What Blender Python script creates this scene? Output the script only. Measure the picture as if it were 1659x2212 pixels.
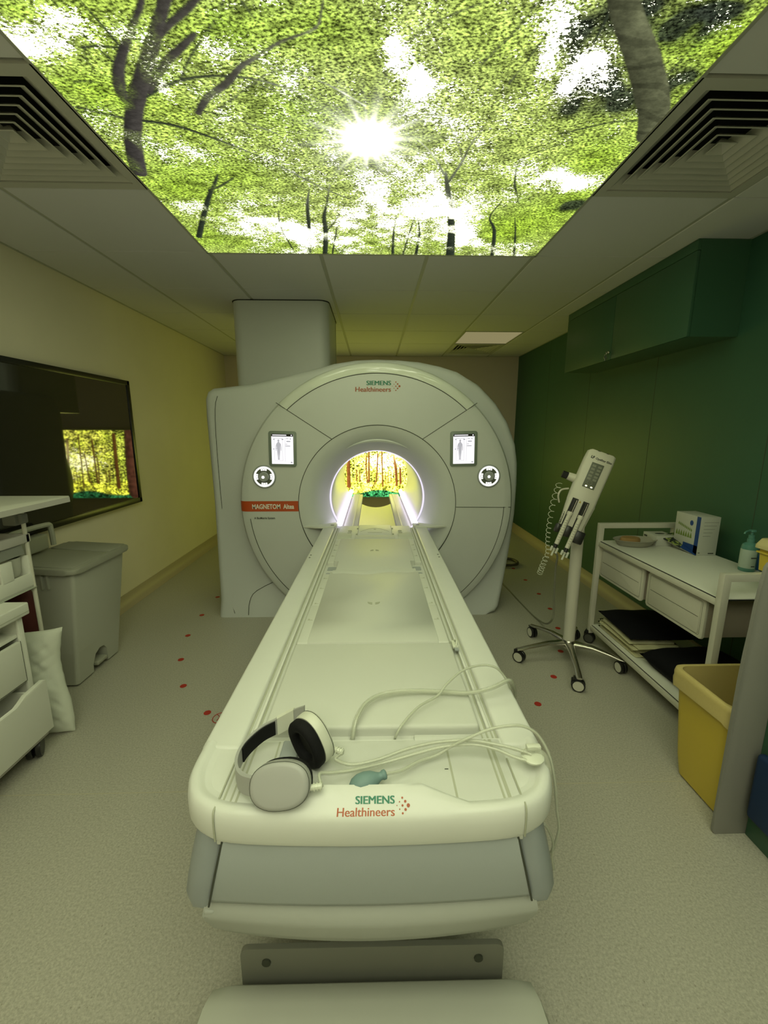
import bpy, bmesh, math, random
import numpy as np
from mathutils import Vector, Matrix
random.seed(7)
for o in list(bpy.data.objects): bpy.data.objects.remove(o)
SC = bpy.context.scene
C = SC.collection
# ---------------------------------------------------------------- camera
cam = bpy.data.cameras.new('camera')
camo = bpy.data.objects.new('camera', cam); C.objects.link(camo)
F = 900.0
cam.sensor_fit = 'HORIZONTAL'; cam.sensor_width = 36.0; cam.lens = F/1659*36.0
cam.clip_start = 0.02
PITCH = math.atan(176/F); YAW = math.atan(23.5/F*math.cos(PITCH))
camo.location = (0, 0, 1.45)
camo.rotation_euler = (math.pi/2-PITCH, 0, -YAW)
SC.camera = camo
# ---------------------------------------------------------------- world and exposure
w = bpy.data.worlds.new('world'); SC.world = w; w.use_nodes = True
w.node_tree.nodes['Background'].inputs[0].default_value = (0.9, 1.0, 0.7, 1)
w.node_tree.nodes['Background'].inputs[1].default_value = 0.0
SC.view_settings.view_transform = 'Standard'; SC.view_settings.look = 'None'
SC.view_settings.gamma = 1; SC.view_settings.exposure = 0.0
SC.view_settings.use_curve_mapping = False
CEIL_SKY = (5.9, 6.1, 4.3)      # brightness of the printed sky in the backlit ceiling
CEIL_LEAF = 1.0
BACK_GAIN = 7.8

# ---------------------------------------------------------------- materials
def nt(name):
    m = bpy.data.materials.new(name); m.use_nodes = True
    return m, m.node_tree.nodes, m.node_tree.links
def mat(name, col, rough=0.5, metal=0.0, noise=0.0, nscale=60, bump=0.0, bscale=200, alpha=1.0, coat=0.0, spec=0.5):
    m, n, l = nt(name); b = n['Principled BSDF']
    b.inputs['Base Color'].default_value = (*col, 1); b.inputs['Roughness'].default_value = rough
    b.inputs['Metallic'].default_value = metal; b.inputs['Alpha'].default_value = alpha
    b.inputs['Coat Weight'].default_value = coat; b.inputs['Specular IOR Level'].default_value = spec
    tc = n.new('ShaderNodeTexCoord')
    if noise:
        t = n.new('ShaderNodeTexNoise'); t.inputs['Scale'].default_value = nscale; t.inputs['Detail'].default_value = 4
        l.new(tc.outputs['Object'], t.inputs['Vector'])
        r = n.new('ShaderNodeValToRGB')
        r.color_ramp.elements[0].position = .3; r.color_ramp.elements[1].position = .7
        r.color_ramp.elements[0].color = (*[c*(1-noise) for c in col], 1)
        r.color_ramp.elements[1].color = (*[min(1, c*(1+noise)) for c in col], 1)
        l.new(t.outputs['Fac'], r.inputs['Fac']); l.new(r.outputs['Color'], b.inputs['Base Color'])
    if bump:
        t2 = n.new('ShaderNodeTexNoise'); t2.inputs['Scale'].default_value = bscale; t2.inputs['Detail'].default_value = 3
        l.new(tc.outputs['Object'], t2.inputs['Vector'])
        bp = n.new('ShaderNodeBump'); bp.inputs['Strength'].default_value = bump; bp.inputs['Distance'].default_value = .003
        l.new(t2.outputs['Fac'], bp.inputs['Height']); l.new(bp.outputs['Normal'], b.inputs['Normal'])
    return m
def emis(name, col, s):
    m, n, l = nt(name); n.remove(n['Principled BSDF'])
    e = n.new('ShaderNodeEmission'); e.inputs[0].default_value = (*col, 1); e.inputs[1].default_value = s
    l.new(e.outputs[0], n['Material Output'].inputs[0]); return m

WHITE = mat('table_white', (.67, .68, .64), .38, noise=.015, nscale=9)
DECK = mat('deck_white', (.61, .62, .58), .45, bump=.05, bscale=500)
PADM = mat('mattress_vinyl', (.61, .62, .57), .5, bump=.06, bscale=350)
GREY = mat('table_grey', (.34, .365, .37), .45, bump=.04, bscale=500)
GREYD = mat('table_side_grey', (.29, .315, .33), .4)
COVER = mat('scanner_white', (.62, .64, .63), .34, noise=.012, nscale=5)
COVER2 = mat('scanner_side_white', (.60, .62, .62), .45)
TRIMG = mat('scanner_gloss_band', (.74, .77, .71), .08, coat=.6)
SEAM = mat('seam_dark', (.05, .055, .04), .7)
SEAMS = mat('seam_soft', (.42, .43, .34), .7)
BORE = mat('bore_white', (.66, .65, .62), .35)
CREAM = mat('wall_cream', (.82, .75, .62), .7, noise=.02, nscale=3, bump=.05, bscale=120)
BACKW = mat('wall_taupe', (.74, .64, .60), .7)
GREEN = mat('wall_green', (.031, .104, .062), .5, noise=.03, nscale=4)
GREENC = mat('cabinet_green', (.040, .115, .065), .42)
BASEB = mat('skirting_vinyl', (.45, .38, .27), .5)
TILE = mat('ceiling_tile', (.66, .65, .68), .9, bump=.05, bscale=300)
TBAR = mat('ceiling_bar', (.42, .42, .38), .6)
VENT = mat('vent_metal', (.50, .49, .45), .55)
BLACK = mat('black_gap', (.006, .006, .005), .8)
BLACKP = mat('black_plastic', (.012, .012, .012), .35)
BLACKF = mat('black_foam', (.008, .008, .009), .8, spec=.2, bump=.2, bscale=300)
PLAST = mat('bin_grey', (.46, .46, .40), .5, bump=.04, bscale=300)
PLASTD = mat('bin_grey_lid', (.36, .36, .30), .5)
MELA = mat('melamine_white', (.76, .76, .70), .5)
MELE = mat('melamine_edge', (.52, .50, .47), .55)
STEELW = mat('white_enamel', (.62, .60, .52), .42)
CHROME = mat('chrome', (.55, .53, .48), .25, metal=1)
ALU = mat('grey_metal_post', (.24, .235, .22), .5)
TUBEM = mat('clear_tube', (.60, .62, .52), .10, alpha=.36, spec=.8)
TUBEW = mat('tube_core', (.66, .68, .58), .3)
YEL = mat('yellow_plastic', (.62, .46, .045), .42, bump=.03, bscale=200)
YELB = mat('yellow_liner', (.62, .50, .20), .35, alpha=.93, bump=.3, bscale=60)
RED = mat('red_vinyl', (.42, .028, .018), .5)
REDD = mat('dark_red', (.07, .008, .006), .6)
ORANGE = mat('stripe_orange', (.52, .075, .012), .4)
TEAL = mat('bulb_rubber', (.17, .27, .27), .55)
TXG = mat('logo_green', (.02, .20, .12), .5)
TXO = mat('logo_orange', (.40, .085, .02), .5)
TXW = mat('letter_white', (.85, .84, .78), .5)
TXD = mat('letter_dark', (.04, .045, .04), .5)
PILLOW = mat('pillow_cotton', (.66, .68, .60), .75, bump=.1, bscale=150)
TEALP = mat('sanitiser_plastic', (.10, .26, .22), .3, alpha=.92)
BLUEP = mat('blue_plastic', (.005, .025, .085), .55)
BLUE = mat('blue_print', (.01, .05, .22), .5)
CARD = mat('grey_pulp', (.33, .32, .26), .85, bump=.3, bscale=120)
CARTON = mat('white_carton', (.50, .51, .46), .6)
LEAFP = mat('green_print', (.16, .24, .04), .6)
TAN = mat('tan_sponge', (.36, .22, .08), .8, bump=.4, bscale=90)
TOWEL = mat('towel_yellow', (.60, .57, .36), .9, bump=.3, bscale=200)
CUSH = mat('black_cushion', (.006, .006, .009), .85, spec=.15, bump=.1, bscale=200)
GLASSW = mat('screen_glass', (.010, .010, .008), .03, coat=1.0, spec=.9)
LAMPW = emis('bore_light', (.92, .84, 1.0), 2.0)
RINGW = emis('ring_light', (.88, .82, 1.0), 1.1)
SCRW = emis('display_white', (1, .98, 1), 1.05)
SCRG = emis('display_ink', (.30, .31, .33), 1.0)
DIALW = emis('dial_light', (1, 1, .94), 1.15)
LEDW = emis('led_light', (1, 1, .5), 3.0)
SYR = mat('syringe_clear', (.75, .77, .68), .15, alpha=.6)

# floor: speckled vinyl
FLOORM, n, l = nt('floor_vinyl'); b = n['Principled BSDF']; tc = n.new('ShaderNodeTexCoord')
v = n.new('ShaderNodeTexNoise'); v.inputs['Scale'].default_value = 140; v.inputs['Detail'].default_value = 5; v.inputs['Roughness'].default_value = .75
v2 = n.new('ShaderNodeTexVoronoi'); v2.inputs['Scale'].default_value = 38
for q in (v, v2): l.new(tc.outputs['Object'], q.inputs['Vector'])
r = n.new('ShaderNodeValToRGB'); r.color_ramp.elements[0].position = .35; r.color_ramp.elements[1].position = .65
r.color_ramp.elements[0].color = (.34, .32, .27, 1); r.color_ramp.elements[1].color = (.53, .51, .44, 1)
r2 = n.new('ShaderNodeValToRGB'); r2.color_ramp.elements[0].position = .03; r2.color_ramp.elements[1].position = .11
r2.color_ramp.elements[0].color = (.58, .56, .50, 1); r2.color_ramp.elements[1].color = (1, 1, 1, 1)
mx = n.new('ShaderNodeMix'); mx.data_type = 'RGBA'; mx.blend_type = 'MULTIPLY'; mx.inputs['Factor'].default_value = .8
l.new(v.outputs['Fac'], r.inputs['Fac']); l.new(v2.outputs['Distance'], r2.inputs['Fac'])
l.new(r.outputs[0], mx.inputs['A']); l.new(r2.outputs[0], mx.inputs['B']); l.new(mx.outputs['Result'], b.inputs['Base Color'])
b.inputs['Roughness'].default_value = .42
bp = n.new('ShaderNodeBump'); bp.inputs['Strength'].default_value = .12; bp.inputs['Distance'].default_value = .002
l.new(v.outputs['Fac'], bp.inputs['Height']); l.new(bp.outputs['Normal'], b.inputs['Normal'])

# ---------------------------------------------------------------- builders
class B:
    """collects shapes; make() links them as one mesh object"""
    def __init__(s, off=(0, 0, 0)): s.bm = bmesh.new(); s.off = Vector(off)
    def xf(s, vs, M):
        for v in vs: v.co = M @ v.co
    def box(s, lo, hi, bev=0.0, seg=2, M=None):
        r = bmesh.ops.create_cube(s.bm, size=1); vs = r['verts']
        lo = Vector(lo); hi = Vector(hi); c = (lo+hi)/2; d = hi-lo
        for v in vs: v.co = Vector((v.co.x*d.x, v.co.y*d.y, v.co.z*d.z))+c
        if bev:
            es = set(e for v in vs for e in v.link_edges)
            r = bmesh.ops.bevel(s.bm, geom=list(es), offset=min(bev, min(d)*.49), segments=seg, affect='EDGES', profile=.5)
            vs = list(set(v for f in r['faces'] for v in f.verts) | set(v for v in vs if v.is_valid))
        if M: s.xf(vs, M)
        return s
    def prism(s, poly, a, b, plane='XY', bev=0.0, seg=2, M=None):
        def P(p, t):
            return {'XY': (p[0], p[1], t), 'XZ': (p[0], t, p[1]), 'YZ': (t, p[0], p[1])}[plane]
        v0 = [s.bm.verts.new(P(p, a)) for p in poly]; v1 = [s.bm.verts.new(P(p, b)) for p in poly]
        n = len(poly); fs = [s.bm.faces.new(v0), s.bm.faces.new(list(reversed(v1)))]
        for i in range(n): fs.append(s.bm.faces.new((v0[i], v1[i], v1[(i+1) % n], v0[(i+1) % n])))
        vs = v0+v1
        if bev:
            es = set(e for f in fs[:2] for e in f.edges)
            r = bmesh.ops.bevel(s.bm, geom=list(es), offset=bev, segments=seg, affect='EDGES', profile=.5)
            vs = list(set(v for f in r['faces'] for v in f.verts) | set(v for v in vs if v.is_valid))
        if M: s.xf(vs, M)
        return s
    def loft(s, rings, cap=True, closed=True):
        R = [[s.bm.verts.new(p) for p in ring] for ring in rings]
        n = len(R[0])
        for a, b in zip(R, R[1:]):
            for i in range(n if closed else n-1):
                j = (i+1) % n
                try: s.bm.faces.new((a[i], a[j], b[j], b[i]))
                except ValueError: pass
        if cap and closed:
            for ring in (R[0], R[-1]):
                try: s.bm.faces.new(ring)
                except ValueError: pass
        return s
    def lathe(s, prof, c, axis='Y', seg=64, a0=0, a1=360, M=None):
        full = abs(a1-a0) >= 360; k = seg if full else seg+1; rings = []
        for i in range(k):
            a = math.radians(a0+(a1-a0)*i/seg); ca, sa = math.cos(a), math.sin(a); ring = []
            for (r, t) in prof:
                p = {'Y': (r*ca, t, r*sa), 'Z': (r*ca, r*sa, t), 'X': (t, r*ca, r*sa)}[axis]
                q = Vector(p)+Vector(c)
                if M: q = M @ q
                ring.append(s.bm.verts.new(q))
            rings.append(ring)
        for i in range(k if full else k-1):
            a, b = rings[i], rings[(i+1) % k]
            for j in range(len(prof)-1):
                try: s.bm.faces.new((a[j], b[j], b[j+1], a[j+1]))
                except ValueError: pass
        return s
    def tube(s, pts, r, seg=8, smooth=0, cap=True, closed=False):
        P = [Vector(p) for p in pts]
        if smooth: P = catmull(P, smooth, closed)
        n = len(P); rings = []
        up = Vector((0.031, .05, 1)).normalized(); N = None
        for i in range(n):
            if closed: t = P[(i+1) % n]-P[i-1]
            else: t = P[min(i+1, n-1)]-P[max(i-1, 0)]
            t.normalize()
            if N is None: N = t.cross(up); N = N if N.length > .1 else t.cross(Vector((1, 0, 0)))
            N = (N-t*N.dot(t)).normalized(); Bn = t.cross(N)
            rr = r(i/(n-1)) if callable(r) else r
            rings.append([P[i]+(N*math.cos(a)+Bn*math.sin(a))*rr for a in [2*math.pi*k/seg for k in range(seg)]])
        if closed: rings.append(rings[0])
        return s.loft(rings, cap=cap and not closed)
    def cyl(s, p0, p1, r0, r1=None, seg=20):
        r1 = r0 if r1 is None else r1
        return s.tube([p0, p1], lambda t: r0+(r1-r0)*t, seg=seg)
    def cut(s, co, no):
        bmesh.ops.bisect_plane(s.bm, geom=s.bm.verts[:]+s.bm.edges[:]+s.bm.faces[:], plane_co=co, plane_no=no, clear_outer=True)
        return s
    def make(s, name, m, parent=None, ang=35, flat=False):
        bmesh.ops.remove_doubles(s.bm, verts=s.bm.verts[:], dist=1e-6)
        bmesh.ops.recalc_face_normals(s.bm, faces=s.bm.faces[:])
        th = math.radians(ang)
        for e in s.bm.edges:
            e.smooth = len(e.link_faces) == 2 and e.calc_face_angle(9) < th
        for f in s.bm.faces: f.smooth = not flat
        if s.off.length:
            for v in s.bm.verts: v.co += s.off
        me = bpy.data.meshes.new(name); s.bm.to_mesh(me); s.bm.free(); me.materials.append(m)
        o = bpy.data.objects.new(name, me); C.objects.link(o)
        if parent: o.parent = parent
        return o
def catmull(P, k, closed=False):
    out = []; n = len(P)
    rng = range(n) if closed else range(n-1)
    for i in rng:
        if closed: p0, p1, p2, p3 = P[i-1], P[i], P[(i+1) % n], P[(i+2) % n]
        else: p0, p1, p2, p3 = P[max(i-1, 0)], P[i], P[i+1], P[min(i+2, n-1)]
        for j in range(k):
            t = j/k
            out.append(.5*((2*p1)+(-p0+p2)*t+(2*p0-5*p1+4*p2-p3)*t*t+(-p0+3*p1-3*p2+p3)*t**3))
    if not closed: out.append(P[-1])
    return out
def rrect(x0, y0, x1, y1, r, k=5):
    out = []
    for cx, cy, a in ((x1-r, y1-r, 0), (x0+r, y1-r, 90), (x0+r, y0+r, 180), (x1-r, y0+r, 270)):
        for i in range(k+1):
            t = math.radians(a+90*i/k); out.append((cx+r*math.cos(t), cy+r*math.sin(t)))
    return out
def thing(name, label, cat, loc=(0, 0, 0), rz=0, group=None):
    o = bpy.data.objects.new(name, None); C.objects.link(o); o.empty_display_size = .05
    o.location = loc; o.rotation_euler = (0, 0, rz); o['label'] = label; o['category'] = cat
    if group: o['group'] = group
    return o
def tag(o, label, cat, group=None):
    o['label'] = label; o['category'] = cat
    if group: o['group'] = group
    return o
def struct(o): o['kind'] = 'structure'; return o
def neg(p): return (-p[0], -p[1], -p[2])
def text(s, size, name, m, parent, M, bold=.0, align='LEFT', sx=1.0, spacing=1.0, depth=.0006, shear=0.0, fit=None, heavy=0.0):
    cu = bpy.data.curves.new('t', 'FONT'); cu.body = s; cu.size = size; cu.offset = bold; cu.extrude = depth
    cu.align_x = align; cu.space_character = spacing; cu.resolution_u = 4; cu.shear = shear
    o = bpy.data.objects.new('t', cu); C.objects.link(o)
    dg = bpy.context.evaluated_depsgraph_get(); dg.update()
    me = bpy.data.meshes.new_from_object(o.evaluated_get(dg)); bpy.data.objects.remove(o)
    if fit: X_ = [v.co.x for v in me.vertices]; sx = fit/(max(X_)-min(X_))
    me.transform(Matrix.Diagonal((sx, 1, 1, 1))); (thicken(me, heavy) if heavy else None); me.transform(M); me.materials.clear(); me.materials.append(m)
    for p in me.polygons: p.use_smooth = False
    q = bpy.data.objects.new(name, me); C.objects.link(q)
    if parent: q.parent = parent
    return q
def thicken(me, h):
    bm = bmesh.new(); bm.from_mesh(me)
    r = bmesh.ops.duplicate(bm, geom=bm.verts[:]+bm.edges[:]+bm.faces[:])
    for v in r['geom']:
        if isinstance(v, bmesh.types.BMVert): v.co.x += h; v.co.z += .0001
    bm.to_mesh(me); bm.free()
def frame(o, x, y, z):
    """matrix from an origin and three axis vectors"""
    x, y, z = Vector(x), Vector(y), Vector(z)
    return Matrix(((x.x, y.x, z.x, o[0]), (x.y, y.y, z.y, o[1]), (x.z, y.z, z.z, o[2]), (0, 0, 0, 1)))
def seg_mask(X, Y, pts, soft):
    """coverage and side coordinate of a tapering painted stroke on a flat print"""
    m = np.zeros_like(X); sd = np.zeros_like(X)
    P = catmull([Vector((p[0], p[1], p[2])) for p in pts], 5)
    for a, b in zip(P, P[1:]):
        dx, dy = b.x-a.x, b.y-a.y; L2 = dx*dx+dy*dy+1e-12
        w = max(a.z, b.z)
        sel = (X > min(a.x, b.x)-w) & (X < max(a.x, b.x)+w) & (Y > min(a.y, b.y)-w) & (Y < max(a.y, b.y)+w)
        xs, ys = X[sel], Y[sel]
        if not xs.size: continue
        t = np.clip(((xs-a.x)*dx+(ys-a.y)*dy)/L2, 0, 1)
        d = np.hypot(xs-a.x-t*dx, ys-a.y-t*dy); r = (a.z+(b.z-a.z)*t)/2
        c = np.clip((r-d)/soft+.5, 0, 1)
        s_ = ((xs-a.x)*dy-(ys-a.y)*dx)/math.sqrt(L2)/np.maximum(r, 1e-4)
        mm = m[sel]; ss = sd[sel]; ss = np.where(c > mm, s_, ss); mm = np.maximum(mm, c); m[sel] = mm; sd[sel] = ss
    return m, sd
def blob(X, Y, x, y, rx, ry, p=1.0):
    return np.exp(-(((X-x)/rx)**2+((Y-y)/ry)**2)**p)
def print_mesh(name, xs, ys, posf, P, T, m, parent=None):
    """a flat backlit print: fine grid with two colour layers"""
    nx, ny = len(xs), len(ys); XX, YY = np.meshgrid(xs, ys)
    co = posf(XX.ravel(), YY.ravel()).astype(np.float32)
    i = np.arange(nx*ny).reshape(ny, nx)
    q = np.stack([i[:-1, :-1], i[:-1, 1:], i[1:, 1:], i[1:, :-1]], -1).reshape(-1, 4).astype(np.int32)
    me = bpy.data.meshes.new(name); me.vertices.add(nx*ny); me.vertices.foreach_set('co', co.ravel())
    me.loops.add(q.size); me.loops.foreach_set('vertex_index', q.ravel())
    me.polygons.add(len(q)); me.polygons.foreach_set('loop_start', np.arange(0, q.size, 4, dtype=np.int32))
    me.polygons.foreach_set('loop_total', np.full(len(q), 4, dtype=np.int32))
    for nm, A in (('paint', P), ('trunk', T)):
        at = me.attributes.new(nm, 'FLOAT_COLOR', 'POINT'); at.data.foreach_set('color', A.reshape(-1).astype(np.float32))
    me.update(); me.validate(); me.materials.append(m)
    o = bpy.data.objects.new(name, me); C.objects.link(o)
    if parent: o.parent = parent
    return o
def print_mat(name, sky, gain, s1, s2, stretch, contrast=1.0, lo=.18, cmin=.35):
    m, n, l = nt(name); n.remove(n['Principled BSDF'])
    tc = n.new('ShaderNodeTexCoord'); mp = n.new('ShaderNodeMapping'); mp.inputs['Scale'].default_value = stretch
    mp.inputs['Rotation'].default_value = (0, 0, .35)
    l.new(tc.outputs['Object'], mp.inputs['Vector'])
    def noise(s, d, r=.6, off=0):
        t = n.new('ShaderNodeTexNoise'); t.inputs['Scale'].default_value = s; t.inputs['Detail'].default_value = d
        t.inputs['Roughness'].default_value = r; t.noise_dimensions = '4D'; t.inputs['W'].default_value = off
        l.new(mp.outputs[0], t.inputs['Vector']); return t.outputs['Fac']
    def math_(op, a, b=None, c=None, clamp=False):
        q = n.new('ShaderNodeMath'); q.operation = op; q.use_clamp = clamp
        for k, x in enumerate((a, b, c)):
            if x is None: continue
            if isinstance(x, (int, float)): q.inputs[k].default_value = x
            else: l.new(x, q.inputs[k])
        return q.outputs[0]
    P = n.new('ShaderNodeAttribute'); P.attribute_name = 'paint'; T = n.new('ShaderNodeAttribute'); T.attribute_name = 'trunk'
    fine = noise(s1, 3, .7); mid = noise(s2, 4, .65, 3.0)
    mixn = math_('ADD', math_('MULTIPLY', fine, .62), math_('MULTIPLY', mid, .38))
    # leaves: dark to bright
    lv = n.new('ShaderNodeMapRange'); lv.inputs['From Min'].default_value = .40; lv.inputs['From Max'].default_value = .62
    lv.inputs['To Min'].default_value = lo; lv.inputs['To Max'].default_value = 1.75*contrast; l.new(noise(s1*.8, 3, .55, 7.0), lv.inputs['Value'])
    leaf = n.new('ShaderNodeVectorMath'); leaf.operation = 'SCALE'; l.new(P.outputs['Color'], leaf.inputs[0]); l.new(lv.outputs[0], leaf.inputs['Scale'])
    cl = n.new('ShaderNodeMapRange'); cl.inputs['From Min'].default_value = .36; cl.inputs['From Max'].default_value = .62
    cl.inputs['To Min'].default_value = cmin; cl.inputs['To Max'].default_value = 1.35; l.new(noise(s2*.45, 5, .7, 11.0), cl.inputs['Value'])
    l.new(math_('MULTIPLY', lv.outputs[0], cl.outputs[0]), leaf.inputs['Scale'])
    # sky gaps between leaves
    th = math_('ADD', math_('MULTIPLY', P.outputs['Alpha'], .34), .33)
    gap = math_('MULTIPLY', math_('SUBTRACT', th, mixn), 28.0, clamp=False)
    gap = math_('MINIMUM', math_('MAXIMUM', gap, 0.0), 1.0)
    m1 = n.new('ShaderNodeMix'); m1.data_type = 'RGBA'; l.new(gap, m1.inputs['Factor']); l.new(leaf.outputs[0], m1.inputs['A']); m1.inputs['B'].default_value = (*sky, 1)
    # trunks, partly hidden by leaves
    cov = math_('MULTIPLY', T.outputs['Alpha'], 1.0, clamp=True)
    bk = n.new('ShaderNodeVectorMath'); bk.operation = 'SCALE'; l.new(T.outputs['Color'], bk.inputs[0])
    l.new(math_('ADD', math_('MULTIPLY', mid, 1.8), .1), bk.inputs['Scale'])
    m2 = n.new('ShaderNodeMix'); m2.data_type = 'RGBA'; l.new(cov, m2.inputs['Factor']); l.new(m1.outputs['Result'], m2.inputs['A']); l.new(bk.outputs[0], m2.inputs['B'])
    e = n.new('ShaderNodeEmission'); e.inputs[1].default_value = gain; l.new(m2.outputs['Result'], e.inputs[0])
    l.new(e.outputs[0], n['Material Output'].inputs[0])
    return m

# ================================================================ ROOM
XW, YB, YF, ZC = 2.10, 6.25, -2.6, 2.49
struct(B().box((-XW-.1, YF-.1, -.08), (XW+.1, YB+.1, 0)).make('floor', FLOORM))
struct(B().box((-XW-.1, YF, 0), (-XW, YB, ZC+.15)).make('wall_left', CREAM))
struct(B().box((-XW-.1, YB, 0), (XW+.1, YB+.1, ZC+.15)).make('wall_back', BACKW))
struct(B().box((-XW-.1, YF-.1, 0), (XW+.1, YF, ZC+.15)).make('wall_front', CREAM))
wr = struct(B().box((XW, YF, 0), (XW+.1, YB, ZC+.15)).make('wall_right', GREEN))
b = B()
for yy in (4.15, 3.17, 2.2, 5.13): b.box((XW-.0008, yy-.0015, .1), (XW+.001, yy+.0015, ZC))
b.make('panel_joint', SEAM, wr)
fj = (0.853,1.473,0.0)[1]
B().box((-XW+.05, fj-.0015, -.001), (XW-.05, fj+.0015, .0005)).make('floor_joint', mat('floor_joint', (.50, .46, .33), .5), bpy.data.objects['floor'])
# coved skirting: profile swept along each wall
def skirt(name, x, sgn, y0, y1):
    prof = [(0, .095), (.010, .095), (.014, .07), (.022, .04), (.045, .012), (.075, .002), (.075, 0), (0, 0)]
    return struct(B().prism([(x+sgn*p, z) for p, z in prof], y0, y1, 'XZ').make(name, BASEB))
skirt('baseboard_left', -XW, 1, YF, YB); skirt('baseboard_right', XW, -1, 1.3, YB)
struct(B().prism([(YB, .095), (YB-.01, .095), (YB-.02, .04), (YB-.07, .002), (YB, 0)], -XW, XW, 'YZ').make('baseboard_back', BASEB))
# ceiling: lay-in tiles round the light panel and the vents
PX0, PX1, PY0, PY1 = -.975, .985, -1.833, 2.752
rowsY = [PY1+.655*k for k in range(-8, 6)]; rowsY = [y for y in rowsY if y < YB-.1]
ys_ = [YF]+[y for y in rowsY if y > YF+.05]+[YB]
colsX = [-XW, -1.625, -.975, -.31, .335, .985, 1.64, XW]
vents = [(-1.625, 1.442, -.975+.0, 2.097), (.985, 1.442, 1.64, 2.097), (.985, 5.372, 1.64, 6.027)]
lamp = (.985, 4.717, 1.64, 5.372)
ce = B(); bars = B()
for i in range(len(colsX)-1):
    for j in range(len(ys_)-1):
        x0, x1, y0, y1 = colsX[i], colsX[i+1], ys_[j], ys_[j+1]
        cx, cy = (x0+x1)/2, (y0+y1)/2
        if PX0 < cx < PX1 and PY0 < cy < PY1: continue
        if any(v[0] < cx < v[2] and v[1] < cy < v[3] for v in vents+[lamp]): continue
        ce.box((x0+.011, y0+.0025, ZC), (x1-.011, y1-.0025, ZC+.02), .003, 1)
ceil_o = struct(ce.make('ceiling', TILE))
for x in colsX[1:-1]:
    if abs(x) < .5:
        bars.box((x-.011, YF, ZC+.004), (x+.011, PY0, ZC+.02)); bars.box((x-.011, PY1, ZC+.004), (x+.011, YB, ZC+.02))
    else: bars.box((x-.011, YF, ZC+.004), (x+.011, YB, ZC+.02))
bars.box((-XW, YF, ZC-.002), (-XW+.018, YB, ZC+.02)); bars.box((XW-.018, YF, ZC-.002), (XW, YB, ZC+.02)); bars.box((-XW, YB-.018, ZC-.002), (XW, YB, ZC+.02))
bars.make('ceiling_grid', TBAR, ceil_o)
B().box((-XW, YF, ZC+.10), (XW, YB, ZC+.14)).make('ceiling_slab', BLACK, ceil_o)
# rim of the opening
rim = B(); t = .012
rim.box((PX0-t, PY0, ZC-.004), (PX0, PY1+t, ZC+.05)); rim.box((PX1, PY0, ZC-.004), (PX1+t, PY1+t, ZC+.05)); rim.box((PX0-t, PY1, ZC-.004), (PX1+t, PY1+t, ZC+.05)); rim.box((PX0-t, PY0-t, ZC-.004), (PX1+t, PY0, ZC+.05))
struct(rim.make('trim_1', TBAR))

# ---------------------------------------------------------------- backlit ceiling print
xs = np.linspace(PX0, PX1, 520)
ys = np.concatenate([np.linspace(PY0, .85, 90)[:-1], np.linspace(.85, PY1, 500)])
XX, YY = np.meshgrid(xs, ys)
rng = np.random.default_rng(3)
def smooth_noise(scale, seed):
    r = np.random.default_rng(seed); g = r.random((64, 64))
    u = (XX+5)*scale; v = (YY+5)*scale; iu = np.floor(u).astype(int); iv = np.floor(v).astype(int)
    fu = u-iu; fv = v-iv; fu = fu*fu*(3-2*fu); fv = fv*fv*(3-2*fv); G = lambda a, b: g[a % 64, b % 64]
    return (G(iu, iv)*(1-fu)+G(iu+1, iv)*fu)*(1-fv)+(G(iu, iv+1)*(1-fu)+G(iu+1, iv+1)*fu)*fv
sn1, sn2, sn3 = smooth_noise(3, 1), smooth_noise(8, 2), smooth_noise(20, 5)
P = np.zeros(XX.shape+(4,)); T = np.zeros(XX.shape+(4,))
ga = np.array([.42, .60, .07]); gb = np.array([.62, .74, .22]); gd = np.array([.20, .34, .05])
mixa = np.clip(sn1*.6+sn2*.5-.05, 0, 1)[..., None]
P[..., :3] = ga*(1-mixa)+gb*mixa
dk = np.clip((sn2*.5+sn3*.5-.55)*4, 0, 1)[..., None]; P[..., :3] = P[..., :3]*(1-dk*.55)+gd*dk*.55
sky = .26+.22*(sn1-.5)+.35*(sn2-.5)+.25*(sn3-.5)
for (x, y, rx, ry, a) in [(*q[0], q[1]) for q in [((-0.804,1.339,0.109,0.062),0.75),((-0.957,1.411,0.077,0.043),0.6),((0.056,1.392,0.034,0.056),1.2),((0.145,1.493,0.056,0.05),0.5),((0.607,1.431,0.108,0.114),0.7),((0.472,1.306,0.049,0.06),0.3),((0.861,2.012,0.12,0.082),0.6),((0.686,1.95,0.115,0.062),0.4),((-0.828,2.204,0.108,0.086),0.35),((-0.586,2.423,0.192,0.133),0.45),((-0.378,2.469,0.148,0.193),0.45),((0.037,2.266,0.135,0.233),0.35),((0.23,2.177,0.129,0.215),0.5),((0.474,2.3,0.115,0.205),0.5),((0.531,2.556,0.181,0.11),0.5),((-0.113,2.572,0.206,0.11),0.4),((-0.474,1.384,0.076,0.041),0.3),((-0.71,1.838,0.07,0.052),0.3),((-0.398,1.507,0.028,0.026),0.6),((-0.641,1.549,0.029,0.036),0.5),((0.943,1.456,0.07,0.033),0.3),((0.922,1.295,0.061,0.037),0.3),((-0.173,1.748,0.202,0.135),0.2),((0.163,1.739,0.201,0.173),0.25)]]:
    sky += .62*a*blob(XX, YY, x, y, rx, ry)*(.55+.9*sn3)
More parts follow.
